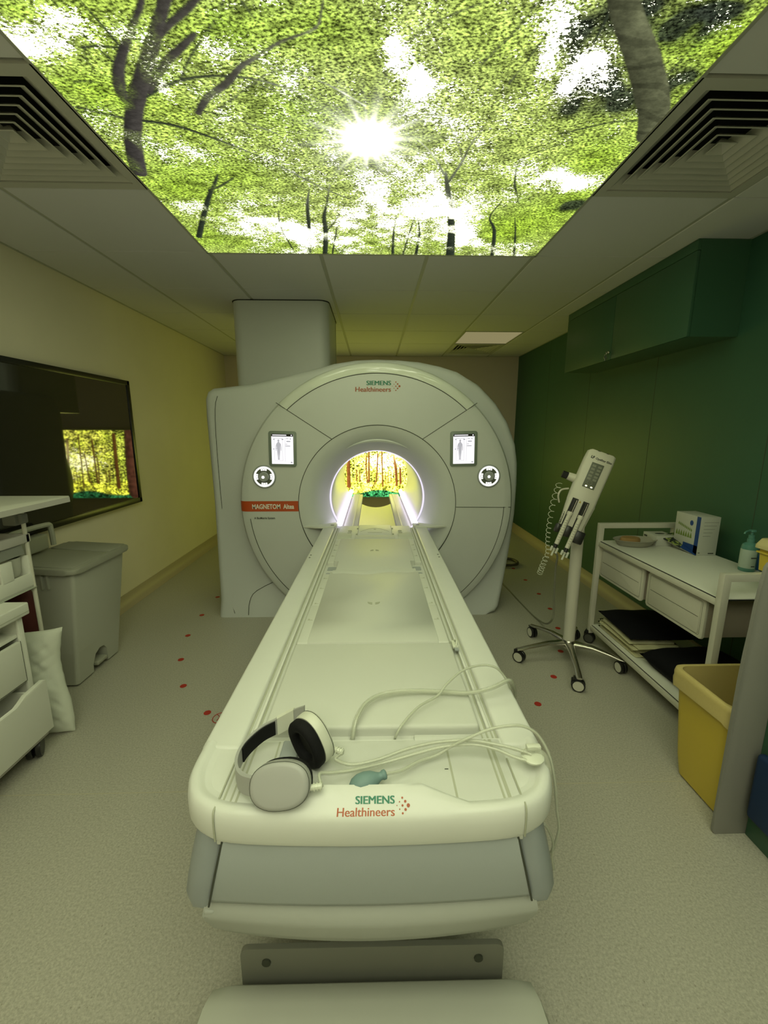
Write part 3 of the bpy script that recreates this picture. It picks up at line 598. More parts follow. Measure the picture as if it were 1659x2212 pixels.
# displays and control dials
for s_ in (-1, 1):
    x0 = -.658 if s_ < 0 else .664
    tilt = -.02*s_
    R_ = Matrix.Translation((x0-GX, 3.079-3.1, 1.318)) @ Matrix.Rotation(tilt, 4, 'Y')
    b = B(); b.prism(rrect(-.1, -.128, .1, .128, .018), -.006, .004, 'XZ', bev=.002, M=R_); fr_ = b.make('display_frame', mat('display_grey', (.20, .24, .21), .35), sc)
    b = B(); b.box((-.078, -.0085, -.108), (.078, -.0065, .108), M=R_); sn = b.make('display_screen', SCRW, sc)
    b = B(); b.box((-.078, -.0092, .090), (.078, -.0084, .108), M=R_); b.make('title_bar', BLACKP, sn)
    b = B(); b.box((-.070, -.0098, .096), (.03, -.0092, .102), M=R_); b.box((.062, -.0098, .095), (.07, -.0092, .103), M=R_); b.make('title_text', SCRW, sn)
    b = B()   # outline of a standing figure and the interface lines
    fig = [(-.031, .052), (-.036, .045), (-.044, .036), (-.047, .01), (-.047, -.012), (-.043, -.012), (-.042, .012), (-.040, .028), (-.039, .0), (-.037, -.03), (-.034, -.06), (-.034, -.078), (-.028, -.078), (-.0285, -.05), (-.0275, -.02), (-.0265, -.05), (-.027, -.078), (-.021, -.078), (-.021, -.06), (-.018, -.03), (-.016, .0), (-.015, .028), (-.013, .012), (-.012, -.012), (-.008, -.012), (-.008, .01), (-.011, .036), (-.019, .045), (-.024, .052)]
    b.prism(fig, -.0092, -.0084, 'XZ', M=R_); b.prism([(-.0275+.007*math.cos(a*.6283), .060+.009*math.sin(a*.6283)) for a in range(10)], -.0092, -.0084, 'XZ', M=R_)
    b.make('figure_graphic', emis('graphic_grey', (.48, .48, .50), 1.0), sn)
    b = B()
    for lo, hi in (((-.062, .074), (.002, .0755)), ((-.057, -.084), (-.056, .07)), ((.001, -.084), (.002, .074)), ((-.057, -.0845), (.002, -.0835)), ((.018, -.09), (.019, .085)), ((.03, .052), (.058, .058)), ((.026, .073), (.045, .076)), ((.022, .034), (.036, .037)), ((.022, .02), (.056, .0245)), ((.055, .07), (.062, .077)), ((-.066, -.004), (-.06, .003)), ((.058, -.099), (.07, -.092)), ((-.064, .066), (-.055, .072)), ((-.004, .066), (.008, .072)), ((-.05, .02), (-.034, .022)), ((-.05, .004), (-.034, .006))):
        b.box((lo[0], -.0092, lo[1]), (hi[0], -.0084, hi[1]), M=R_)
    b.make('screen_text', SCRG, sn)
    # dial
    xd = -.801 if s_ < 0 else .859; zd = 1.117
    c = (xd-GX, 3.08-3.1, zd)
    B().lathe([(.086, 0), (.086, -.006), (.080, -.010), (.076, -.009)], c, 'Y', 48).make('dial_bezel', GREY, sc)
    ring = B().lathe([(.0755, -.0095), (.074, -.012), (.064, -.0115), (.062, -.008)], c, 'Y', 48).make('dial_light_ring', DIALW, sc)
    dk_ = B().lathe([(.0625, -.0085), (.0, -.0085)], c, 'Y', 32).make('dial_face', mat('dial_grey', (.10, .115, .08), .5), sc)
    for k in range(4):
        M = Matrix.Translation(c) @ Matrix.Rotation(k*math.pi/2, 4, 'Y')
        b = B(); b.prism([(-.019, .042), (-.022, .056), (-.012, .060), (.012, .060), (.022, .056), (.019, .042), (.009, .0455), (-.009, .0455)], -.0125, -.0085, 'XZ', M=M)
        bt = b.make('dial_button', DIALW, sc)
        b = B(); b.prism([(-.014, .052), (-.008, .056), (-.008, .048)], -.0132, -.0126, 'XZ', M=M); b.prism([(.014, .052), (.008, .056), (.008, .048)], -.0132, -.0126, 'XZ', M=M); b.make('button_symbol', TXD, bt)
    kn = B().lathe([(.036, -.0085), (.036, -.024), (.032, -.029), (.024, -.030), (.0, -.024)], c, 'Y', 32).make('dial_knob', GREY, sc)
    B().lathe([(.011, 0), (.010, -.006), (.0, -.007)], (c[0]-.004, c[1]-.026, c[2]-.002), 'Y', 16).make('knob_light', DIALW, kn)
B(O).box((1.056, 3.30, 1.13), (1.075, 3.36, 1.19), .004).make('side_socket', COVER, sc)

# ================================================================ PATIENT TABLE
TA = -.0077
tb = thing('patient_table', 'long white scanner table with pale padding and a grey front, running into the bore', 'scanner table', (-.007, .8, 0), TA)
TO = (0, -.8, 0)
TZ = .735
# underbody and lift
b = B(TO); b.box((-.345, .80, .50), (.345, 3.12, .665), .03, 3); b.make('underbody', GREYD, tb)
b = B(TO); b.box((-.20, 1.15, .10), (.20, 2.6, .52), .03); b.make('lift_column', GREYD, tb)
# white top plate
b = B(TO); b.box((-.30, .875, .655), (.30, 3.10, .722)); b.make('top_deck', DECK, tb)
for s_ in (-1, 1):
    b = B(TO); x0, x1 = sorted((s_*.302, s_*.392)); b.box((x0, .84, .655), (x1, 3.145, TZ), .010, 3); b.make('side_rail', WHITE, tb)
    b = B(TO)
    for xg, wd in ((.3008, .0026), (.2915, .0018), (.2795, .0022), (.2665, .0018)):
        b.box((s_*xg-wd, .72, .7215), (s_*xg+wd, 3.08, .7232))
    b.make('track_groove', SEAMS, tb)
    b = B(TO); x0, x1 = sorted((s_*.2815, s_*.2895)); b.box((x0, .90, .72), (x1, 3.08, .733), .002); b.make('track_rib', WHITE, tb)
    # wing meeting the scanner
    b = B(TO); w_ = [(s_*.29, 3.085), (s_*.36, 3.05), (s_*.40, 3.045), (s_*.46, 3.055), (s_*.54, 3.075), (s_*.46, 3.10), (s_*.29, 3.22)]
    b.prism(w_, .728, .742, 'XY', bev=.003); b.make('docking_wing', WHITE, tb)
    b = B(TO); b.box((s_*.325-.012, 3.10, .7415), (s_*.325+.012, 3.112, .7435)); b.make('wing_mark', SEAM, tb)
    for k in range(2):
        b = B(TO); b.lathe([(.0, .0012), (.005, .0012), (.005, 0)], (s_*.372, 2.30+.045*k*s_*0+.05*k, TZ), 'Z', 10); b.make('rail_bolt', SEAM, tb)
# mattress: near pad
def pad(name, x, y0, y1, z0, z1, bev, m=PADM, waves=0):
    nx, ny = 14, 30; rings = []
    bm_ = B(TO); g = []
    for j in range(ny+1):
        row = []; v = j/ny; y = y0+(y1-y0)*v
        for i in range(nx+1):
            u = i/nx; xx = -x+2*x*u
            ex = min(u, 1-u)*2*x; ey = min(v, 1-v)*(y1-y0)
            e = min(1, (ex+1e-6)/bev)*1.0; e2 = min(1, (ey+1e-6)/bev)
            h = math.sqrt(max(0, 1-(1-e)**2))*math.sqrt(max(0, 1-(1-e2)**2))
            z = z0+(z1-z0)*h+waves*math.sin(xx*9+y*4)*.3
            row.append(bm_.bm.verts.new((xx, y, z)))
        g.append(row)
    for j in range(ny):
        for i in range(nx): bm_.bm.faces.new((g[j][i], g[j][i+1], g[j+1][i+1], g[j+1][i]))
    bot = [g[0][i] for i in range(nx+1)]
    return bm_.make(name, m, tb, 60)
def slab(name, x0, x1, y0, y1, z0, z1, bev, m=PADM):
    b = B(TO); b.box((x0, y0, z0), (x1, y1, z1), bev, 3); return b.make(name, m, tb)
slab('mattress', -.262, .262, .888, 1.292, .700, .749, .009)
# middle pad narrows, with flat side flaps and a raised fold
b = B(TO)
for hw_, pf in ((.222, [(1.287, .741), (1.292, .752), (1.31, .7555), (1.45, .7535), (1.60, .752), (2.00, .752), (2.004, .750)]), (.197, [(2.004, .7505), (2.185, .7505)]), (.222, [(2.185, .7505), (2.655, .7505), (2.665, .738)])):
    b = B(TO); b.prism(pf+[(pf[-1][0], .72), (pf[0][0], .72)], -hw_, hw_, 'YZ', bev=.003); b.make('mattress', PADM, tb, 50)
rg = []
for k in range(25):
    x = -.212+.424*k/24; y = 2.0+.035*(k/24)**1.5+.012*math.sin(k*.5); h = .009*(math.sin(math.pi*min(1, max(0, k/24)))**.4)
    rg.append([(x, y-.045, .7505), (x, y-.018, .7515+h*.35), (x, y, .7515+h), (x, y+.012, .7515+h*.5), (x, y+.03, .7505)])
B(TO).loft(rg, cap=False, closed=False).make('mattress_fold', PADM, tb, 80)
B(TO).tube([(-.2, 1.2865, .7415), (-.1, 1.2855, .743), (0, 1.2855, .7425), (.12, 1.2855, .742), (.235, 1.2865, .7405)], lambda t: .0006+.0022*math.sin(math.pi*t)**.5, 6, smooth=4).make('mattress_gap', SEAM, tb)
for s_ in (-1, 1):
    x0, x1 = sorted((s_*.218, s_*.258))
    slab('mattress_flap', x0, x1, 1.29, 1.60, .715, .7515, .006); slab('mattress_flap', x0, x1, 1.60, 2.0, .715, .7425, .004); slab('mattress_flap', x0, x1, 2.19, 2.66, .715, .7415, .004)
    for y0, y1 in ((2.015, 2.07), (2.105, 2.165)):
        b = B(TO); b.prism(rrect(min(s_*.206, s_*.250), y0, max(s_*.206, s_*.250), y1, .008), .722, .7236, 'XY'); b.make('coil_socket', GREY, tb)
    b = B(TO)
    for y in (1.46, 1.63, 1.80, 1.93, 2.30, 2.42, 2.53):
        b.box((s_*.238-.009, y, .7424+(.009 if y < 1.6 else 0)), (s_*.238+.009, y+.003, .7430+(.009 if y < 1.6 else 0))); b.box((s_*.243-.003, y+.006, .7424+(.009 if y < 1.6 else 0)), (s_*.243+.003, y+.012, .7430+(.009 if y < 1.6 else 0)))
    b.make('flap_mark', SEAMS, tb)
# printed head symbols on the mattress
for y, up in ((1.62, -1), (2.38, 1)):
    b = B(TO)
    for s_ in (-1, 1):
        pts = [(s_*.006+.0, y), (s_*.006, y+up*.018)]+[(s_*(.006+.020*math.sin(math.radians(a))), y+up*(-.004+.024*math.cos(math.radians(a)))) for a in range(0, 101, 12)]
        b.prism(pts, .7518, .7526, 'XY')
    b.make('mattress_symbol', SEAMS, tb)
# head end plate with its lift-out lid
slab('head_plate', -.262, .262, 2.67, 3.10, .716, .7365, .004, WHITE)
slab('plate_lid', -.118, .118, 2.78, 3.085, .73, .748, .004, WHITE); slab('plate_lid', -.135, .135, 2.69, 2.775, .73, .746, .004, PADM)
b = B(TO); b.box((-.122, 2.775, .7366), (-.118, 3.09, .7385)); b.box((.118, 2.775, .7366), (.122, 3.09, .7385)); b.box((-.05, 2.835, .7478), (.05, 2.842, .7486)); b.box((-.135, 2.684, .7366), (.135, 2.69, .739))
b.tube([(-.1+.2*k/12, 2.87+.10*math.sin(math.pi*k/12), .7482) for k in range(13)], .0012, 4)
b.box((-.008, 2.93, .7478), (.008, 2.945, .7486)); b.make('lid_groove', SEAMS, tb)
for s_ in (-1, 1):
    for y in (2.83, 3.0):
        b = B(TO); b.box((s_*.128-.005, y-.012, .7365), (s_*.128+.005, y+.012, .742), .002); b.make('lid_hinge', SEAMS, tb)
    b = B(TO); b.lathe([(.014, 0), (.014, .003), (.010, .0035), (.010, 0)], (s_*.18, 2.93, .7365), 'Z', 20); b.box((s_*.18-.014, 2.87, .7365), (s_*.18+.014, 2.885, .739)); b.make('plate_mark', SEAMS, tb)
    b = B(TO); q = [(s_*.16, 2.73), (s_*.255, 2.70), (s_*.26, 2.86), (s_*.235, 2.875), (s_*.16, 2.82)]; b.prism(q, .736, .7425, 'XY', bev=.001); b.make('plate_pad', mat('flap_green', (.62, .64, .54), .6), tb)
# pocket behind the front deck
b = B(TO); b.box((-.262, .852, .655), (.262, .888, .668)); b.make('pocket_floor', SEAMS, tb)
slab('hose_outlet', -.062, -.040, .862, .886, .66, .70, .004, STEELW)
# front deck
slab('front_deck', -.300, .300, .675, .862, .66, .7325, .003, DECK)
b = B(TO); b.box((.10, .858, .69), (.262, .878, .7345), .004); b.make('deck_lip', DECK, tb)
for xg, y0, y1, wd in ((-.266, .69, .86, .0022), (-.277, .69, .86, .0018), (.266, .69, .86, .0022), (.277, .69, .86, .0035), (.172, .70, .84, .0022), (-.2915, .69, .86, .002), (-.215, .80, .86, .002)):
    B(TO).box((xg-wd, y0, .7322), (xg+wd, y1, .7331)).make('deck_groove', SEAMS, tb)
b = B(TO); b.box((.158, .773, .7325), (.166, .775, .7331)); b.tube([(.115, .708, .7326), (.125, .7125, .733), (.137, .707, .7326)], .0012, 5); b.make('deck_mark', SEAM, tb)
slab('holder_post', -.205, -.165, .80, .855, .73, .742, .004, GREY)
# front cap: swept round the end in plan
plan = [(-.392, .86), (-.392, .80), (-.385, .755), (-.362, .71), (-.325, .682), (-.27, .665), (-.15, .657), (0, .654), (.15, .657), (.27, .665), (.325, .682), (.362, .71), (.385, .755), (.392, .80), (.392, .86)]
P3 = catmull([Vector((x, y, 0)) for x, y in plan], 3)
def lip_h(x): # the centre of the lip rises to carry the name
    t = min(1, max(0, (.195-abs(x+.004))/.085)); return t*t*(3-2*t)
def section(p, nrm):
    h = lip_h(p.x)
    q = [(-.004, .672), (.0, .684), (.0, .712), (-.002, .726), (-.006, .7345), (-.010-.004*h, .7385+.0015*h), (-.018-.012*h, .7405+.011*h), (-.022-.024*h, .7400+.020*h), (-.027-.026*h, .7380+.0235*h), (-.033-.024*h, .7335+.021*h), (-.036-.022*h, .7322), (-.050-.02*h, .7300)]
    return [(p.x+nrm.x*d, p.y+nrm.y*d, z) for d, z in q]
rings = []
for i, p in enumerate(P3):
    t = (P3[min(i+1, len(P3)-1)]-P3[max(i-1, 0)]).normalized(); nrm = Vector((t.y, -t.x, 0)); rings.append(section(p, nrm))
B(TO).loft(rings, cap=False, closed=False).make('front_lip', WHITE, tb, 60)
b = B(TO); b.prism([(p.x*.985, p.y+.006) for p in P3], .672, .7305, 'XY'); b.make('front_core', WHITE, tb)
for s_ in (-1, 1):
    b = B(TO); b.tube([(s_*.3008, .80, .7335), (s_*.3008, .70, .7342), (s_*.300, .683, .7385), (s_*.2995, .672, .735), (s_*.2995, .669, .71), (s_*.2995, .670, .675)], .0018, 5, smooth=3); b.make('lip_seam', SEAMS, tb)
# name on the raised centre of the lip
LM = frame((.0455, .6600+.0020-.8, .7352), (1, 0, 0), (0, .80, .60), (0, -.60, .80))
logo(tb, LM, .0130)
# grey front panel and corner columns
def panel_ring(z, hw, y, bulge): return [(-hw+2*hw*i/20, y-bulge*(1-((i-10)/10)**2), z) for i in range(21)]
b = B(TO); b.loft([panel_ring(.680, .288, .690, .014), panel_ring(.672, .288, .680, .016), panel_ring(.664, .289, .673, .014), panel_ring(.60, .303, .668, .012), panel_ring(.545, .318, .664, .012), panel_ring(.533, .321, .668, .012), panel_ring(.527, .321, .685, .010), panel_ring(.525, .32, .75, 0)], cap=False, closed=False).make('front_panel', GREY, tb, 60)
for s_ in (-1, 1):
    def cr(z, xi, xo_, y):
        pts = [(xi, y+.10), (xi, y+.004), (xi+.006, y), (xi+(xo_-xi)*.55, y+.003), (xo_-.010, y+.020), (xo_, y+.05), (xo_, y+.45), (xi, y+.45)]
        return [(s_*px, py, z) for px, py in pts]
    b = B(TO); b.loft([cr(.680, .290, .352, .684), cr(.60, .306, .371, .672), cr(.535, .322, .385, .668), cr(.512, .325, .384, .672), cr(.505, .330, .366, .69)]); b.make('corner_column', GREYD, tb, 45)
    b = B(TO); b.tube([(s_*.2885, .6745, .668), (s_*.3045, .667, .60), (s_*.320, .662, .53)], .0022, 5); b.make('panel_seam', SEAM, tb)
# moulded tray under the panel
b = B(TO); b.loft([panel_ring(.540, .322, .70, .010), panel_ring(.524, .333, .676, .014), panel_ring(.505, .336, .664, .018), panel_ring(.488, .335, .668, .022), panel_ring(.450, .322, .680, .022), panel_ring(.415, .290, .695, .020), panel_ring(.402, .27, .80, 0)], cap=False, closed=False).make('under_tray', mat('tray_grey', (.36, .37, .34), .5), tb, 60)
slab('tray_latch', -.334, -.312, .664, .69, .495, .514, .004, bpy.data.materials['tray_grey'])
# bracket with two bolts, then the floor cover
brk = B(TO); brk.prism(rrect(-.325, -.16, .325, .205, .02), .80, .812, 'XZ'); brk.cut((0, 0, .03), (0, 0, -1)); brk.make('bracket_plate', mat('bracket_grey', (.20, .20, .17), .5), tb)
for x in (-.262, .262): B(TO).lathe([(.011, .8), (.011, .796), (.0, .796)], (x, 0, .165), 'Y', 12).make('bolt', SEAM, tb)
b = B(TO)
def base_ring(y, z, hw): return [(-hw, y, .01), (-hw, y, z*.6), (-hw+.02, y, z*.93), (-hw+.06, y, z), (hw-.06, y, z), (hw-.02, y, z*.93), (hw, y, z*.6), (hw, y, .01)]
b.loft([base_ring(.795, .06, .375), base_ring(.790, .11, .39), base_ring(.77, .140, .405), base_ring(.73, .152, .412), base_ring(.60, .155, .42), base_ring(.30, .150, .42), base_ring(.28, .12, .41)], cap=True)
b.make('base_cover', mat('base_white', (.56, .57, .50), .5), tb, 50)

# ================================================================ LEFT SIDE
t = thing('television', 'large wall-mounted black television reflecting the forest picture', 'television', (-2.10, 2.79, 1.345))
O = (2.10, -2.79, -1.345)
y0, y1, z0, z1 = 1.88, 3.705, .832, 1.858
b = B(O); b.box((-2.098, y0+.08, z0+.08), (-2.075, y1-.08, z1-.08), .004); b.make('rear_case', BLACKP, t)
b = B(O)
for lo, hi in (((-2.080, y0, z0), (-2.050, y1, z0+.042)), ((-2.080, y0, z1-.036), (-2.050, y1, z1)), ((-2.080, y0, z0), (-2.050, y0+.036, z1)), ((-2.080, y1-.036, z0), (-2.050, y1, z1))): b.box(lo, hi, .003)
b.make('bezel', mat('bezel_black', (.008, .008, .008), .3), t)
b = B(O); b.box((-2.078, y0+.03, z0+.03), (-2.058, y1-.03, z1-.03)); b.make('screen', GLASSW, t)

# pedal bin
t = thing('pedal_bin', 'tall grey plastic pedal bin with a hinged lid by the left wall', 'pedal bin', (-1.87, 2.4, 0))
O = (1.87, -2.4, 0)
def bring(z, f, yo=0): # f 0 bottom .. 1 top
    x1 = -1.705+.04*f; y0 = 2.205+.035*f; y1 = 2.60+.125*f; x0 = -2.04
    p = rrect(x0, y0, x1, y1, 0.018, 4)
    return [(x+(.012*math.cos((y-(y0+y1)/2)/(y1-y0)*3.1) if x > x1-.03 else 0), y, z) for x, y in p]
b = B(O); b.loft([bring(z, z/.69) for z in (.012, .05, .2, .4, .55, .66, .69)]); body = b.make('bin_body', PLAST, t, 30)
# pedal arch cut with a boolean-like recess
cutter = B(O); cutter.prism([(2.345, -.02), (2.345, .06), (2.37, .115), (2.41, .135), (2.45, .13), (2.475, .10), (2.485, -.02)], -1.78, -1.60, 'YZ', bev=.004)
co_ = cutter.make('cutter', PLAST)
co_.parent = t
md = body.modifiers.new('b', 'BOOLEAN'); md.object = co_; md.operation = 'DIFFERENCE'; md.solver = 'EXACT'
bpy.context.view_layer.update(); dg = bpy.context.evaluated_depsgraph_get()
me = bpy.data.meshes.new_from_object(body.evaluated_get(dg)); body.modifiers.clear(); body.data = me; bpy.data.objects.remove(co_)
bm = bmesh.new(); bm.from_mesh(me)
for e in bm.edges: e.smooth = len(e.link_faces) == 2 and e.calc_face_angle(9) < .5
bmesh.ops.triangulate(bm, faces=[f for f in bm.faces if len(f.verts) > 4])
for f in bm.faces: f.smooth = max(v.co.z for v in f.verts) > .30
bm.to_mesh(me); bm.free()
b = B(O); b.box((-1.775, 2.37, .035), (-1.69, 2.465, .06), .008, 3); b.make('pedal', PLASTD, t)
b = B(O); b.prism(rrect(-2.05, 2.21, -1.64, 2.765, .05, 5), .69, .722, 'XY', bev=.008, M=Matrix.Translation((-2.05, 0, .69)) @ Matrix.Rotation(math.radians(3.5), 4, 'Y') @ Matrix.Translation((2.05, 0, -.69)))
b.make('lid', PLASTD, t)
b = B(O); M_ = Matrix.Translation((-2.05, 0, .69)) @ Matrix.Rotation(math.radians(3.5), 4, 'Y') @ Matrix.Translation((2.05, 0, -.69))
b.box((-2.03, 2.24, .718), (-1.67, 2.56, .729), .006, M=M_); b.box((-2.03, 2.575, .718), (-1.67, 2.735, .729), .006, M=M_); b.make('lid_panel', PLASTD, t)
for x in (-1.99, -1.96, -1.83, -1.80): B(O).box((x-.005, 2.222, .585), (x+.005, 2.245, .69), .003).make('side_rib', PLAST, t)
B(O).tube([(-2.0, 2.24, .78), (-2.0, 2.25, .86), (-2.0, 2.29, .885), (-2.0, 2.53, .885), (-2.0, 2.565, .86), (-2.0, 2.57, .75)], .015, 8, smooth=3).make('rear_handle', PLAST, t)
b = B(O); b.box((-2.06, 2.24, .74), (-1.985, 2.52, .835), .012, 3); b.make('hinge_housing', PLASTD, t)

# tall open rack with a board on top
t = thing('storage_rack', 'white open rack with a flat board on top, left edge of the room', 'rack', (-1.75, 1.75, 0))
O = (1.75, -1.75, 0)
b = B(O); b.prism([(-1.945, .62), (-1.49, .62), (-1.495, 2.06), (-1.515, 2.09), (-1.945, 2.09)], 1.105, 1.132, 'XY', bev=.003); b.make('top_board', MELA, t)
b = B(O); b.prism([(-1.4885, .62), (-1.4925, 2.062), (-1.4955, 2.062), (-1.4915, .62)], 1.1065, 1.1305, 'XY'); b.make('board_edge', MELE, t)
for x, y in ((-1.60, 1.90), (-1.92, 1.90), (-1.60, .67), (-1.92, .67)):
    b = B(O); b.cyl((x, y, .03), (x, y, 1.105), .009, seg=10); b.make('rack_post', STEELW, t)
    b = B(O); b.lathe([(0, 0), (.02, 0), (.02, .03), (.009, .03)], (x, y, 0), 'Z', 12); b.make('rack_foot', BLACKP, t)
b = B(O); b.box((-1.612, 1.35, .945), (-1.590, 1.915, .985), .004); b.box((-1.94, 1.888, .945), (-1.59, 1.91, .985), .004); b.make('rack_rail', MELE, t)
b = B(O); b.box((-1.615, 1.875, 1.035), (-1.585, 1.915, 1.08), .006); b.box((-1.66, 1.86, 1.03), (-1.60, 1.90, 1.083), .006); b.make('rail_clamp', mat('clamp_grey', (.22, .22, .2), .6), t)
# hopper shelf: tray with a raised front
hop = thing('open_storage_bin', 'white open-fronted storage bin hooked on the rack post', 'storage bin', (-1.75, 1.75, .70))
O2 = (1.75, -1.75, -.70)
b = B(O2); b.box((-1.93, 1.45, .735), (-1.596, 1.46, .90), .002); b.box((-1.93, 1.885, .735), (-1.596, 1.895, .885), .002); b.box((-1.606, 1.45, .733), (-1.594, 1.895, .80), .002); b.box((-1.93, 1.45, .7315), (-1.594, 1.895, .742), .002); b.box((-1.94, 1.45, .735), (-1.93, 1.895, .90), .002); b.make('bin_tray', MELA, hop)
b = B(O2); b.box((-1.606, 1.74, .795), (-1.594, 1.80, .885), .002); b.make('bin_front', MELA, hop)
g = thing('bottle_holder', 'grey domed plastic dispenser on the white storage bin', 'dispenser', (-1.66, 1.80, .82))
b = B((1.66, -1.80, -.82)); rings = []
for i in range(9):
    a = math.radians(i*22.5); rings.append([(-1.72, 1.815+.065*math.cos(a)*1.0, .895+.075*math.sin(a)), (-1.60, 1.815+.065*math.cos(a), .895+.075*math.sin(a))])
b.loft([[(x, y, z) for (x, y, z) in (r[k] for r in rings)] for k in (0, 1)]); b.make('dome', mat('dome_grey', (.26, .27, .24), .5), g)
b = B((1.66, -1.80, -.82)); b.lathe([(0, 0), (.030, 0), (.036, .02), (.040, .085), (.034, .085), (.03, .01), (0, .01)], (-1.645, 1.845, .80), 'Z', 20); b.make('cup', PLAST, g)
tag(B().box((-1.86, 1.50, .7286), (-1.585, 1.90, .7308), .0005, M=Matrix.Translation((0, 0, 0))).make('plastic_sheet', mat('frosted', (.42, .44, .38), .3), None), 'frosted flat plastic sheet lying on the drawer cabinet under the open storage bin', 'plastic sheet')
t2 = B(); rings = []
for z, s_ in ((.42, .7), (.44, 1), (.52, 1.02), (.60, .95), (.66, .9), (.695, .7)):
    rings.append([(-1.72+.07*s_*math.cos(a), 1.95+.05*s_*math.sin(a), z) for a in [k*math.pi/7+.05*math.sin(k*3+z*20) for k in range(14)]])
tag(t2.loft(rings).make('red_bag', REDD), 'dark red bag hanging between the rack and the drawer cabinet', 'bag')

# drawer cabinet on wheels
t = thing('drawer_cabinet', 'white wheeled drawer cabinet with its lowest drawer ajar, left foreground', 'drawer cabinet', (-1.75, 1.3, 0))
O = (1.75, -1.3, 0)
b = B(O)
b.box((-2.03, .75, .118), (-1.512, 1.70, .135)); b.box((-2.03, 1.682, .118), (-1.512, 1.70, .675)); b.box((-2.03, .75, .118), (-2.015, 1.70, .675)); b.box((-2.03, .75, .118), (-1.512, .768, .675))
b.box((-2.03, .75, .585), (-1.52, 1.70, .60)); b.box((-2.03, .75, .372), (-1.52, 1.70, .388)); b.box((-1.518, 1.676, .118), (-1.506, 1.702, .675), .002); b.make('carcass', MELA, t)
b = B(O); b.box((-2.04, .73, .675), (-1.485, 1.722, .728), .006, 3); b.make('worktop', MELA, t)
b = B(O); b.box((-1.4845, .735, .690), (-1.4830, 1.716, .6915)); b.make('worktop_line', SEAMS, t)
b = B(O); b.box((-1.517, .78, .392), (-1.499, 1.667, .572), .002); d_ = b.make('drawer', MELA, t)
b = B(O); b.box((-1.5012, .776, .3905), (-1.5004, 1.670, .392)); b.box((-1.5012, 1.668, .3905), (-1.5004, 1.670, .573)); b.make('drawer_gap', SEAM, d_)
b = B(O); q = [(.76, .128), (1.712, .128), (1.712, .363), (1.695, .372), (1.60, .362), (1.57, .345), (1.55, .335), (1.2, .335), (.76, .37)]
b.prism(q, -1.476, -1.458, 'YZ', bev=.002); d_ = b.make('drawer', MELA, t)
b = B(O); b.box((-1.98, .78, .14), (-1.476, .79, .30)); b.box((-1.98, 1.655, .14), (-1.476, 1.665, .335)); b.box((-1.98, .78, .14), (-1.476, 1.665, .15)); b.box((-1.98, .78, .14), (-1.97, 1.665, .30)); b.make('drawer_box', MELA, d_)
b = B(O); b.box((-1.505, .74, .098), (-1.480, 1.706, .118), .003); b.make('plinth', MELE, t)
def caster(name, p, R, W, m_t, m_h, parent, off, ang=0, fork=None, h=None):
    """twin wheel caster standing on the floor at p"""
    M = Matrix.Translation((p[0]+off[0], p[1]+off[1], off[2])) @ Matrix.Rotation(ang, 4, 'Z')
    ob = None
    b = B()
    for s_ in (-1, 1):
        b.lathe([(R*.80, s_*W*.5), (R*.97, s_*W*.48), (R, s_*W*.36), (R, s_*W*.16), (R*.93, s_*W*.10), (R*.3, s_*W*.10)], (0, 0, R), 'X', 24, M=M)
    ob = b.make(name, m_t, parent)
    for s_ in (-1, 1): B().lathe([(.0, s_*W*.52), (R*.78, s_*W*.50), (R*.80, s_*W*.44)], (0, 0, R), 'X', 24, M=M).make('hub_cap', m_h, ob)
    b = B(); b.box((-W*.10, -R*.4, R*.6), (W*.10, R*1.05, R*2.05), R*.12, 2, M=M); b.box((-W*.4, R*.1, R*1.85), (W*.4, R*.8, h or R*2.3), R*.1, 2, M=M); b.make('fork', fork or m_t, ob)
    return ob
caster('caster', (-1.535, 1.685), .047, .055, BLACKP, mat('hub_grey', (.07, .07, .06), .5), t, O, .5, h=.118)
caster('caster', (-1.95, 1.63), .047, .055, BLACKP, mat('hub_grey2', (.07, .07, .06), .5), t, O, .2, h=.118)
caster('caster', (-1.575, .85), .047, .055, BLACKP, mat('hub_grey3', (.07, .07, .06), .5), t, O, .3, h=.118)
caster('caster', (-1.95, .85), .047, .055, BLACKP, mat('hub_grey4', (.07, .07, .06), .5), t, O, .3, h=.118)
# pillow leaning upright in the gap
b = B(); nx, nz = 44, 70; g = []
def pil(u, v, side):
    e = (max(0, 1-abs(2*u-1)**3.2)*max(0, 1-abs(2*v-1)**3.2))**.5
    cr_ = .012*abs(math.sin(v*13+u*6+math.sin(u*7)*1.5))+.010*abs(math.sin(v*23-u*9+math.sin(v*9)))-.006*abs(math.sin(u*19+v*31))
    n = side*(.042*e+cr_*e*.5)
    pinch = 1-.10*math.sin(math.pi*v)
    x = -1.648+(u-.5)*.33*pinch+.012*math.sin(v*7)+.015*(1-v); z = .012+.515*v+.012*abs(2*u-1)**3*(1 if v > .5 else -1)*.9
    return (x, 1.805+.07*(u-.5)+n+.03*v, max(.004, z))
for side in (-1, 1):
    g = [[b.bm.verts.new(pil(i/nx, j/nz, side)) for i in range(nx+1)] for j in range(nz+1)]
    for j in range(nz):
        for i in range(nx): b.bm.faces.new((g[j][i], g[j][i+1], g[j+1][i+1], g[j+1][i]))
tag(b.make('pillow', PILLOW, None, 80), 'white crumpled pillow standing upright between the drawer cabinet and the grey bin', 'pillow')

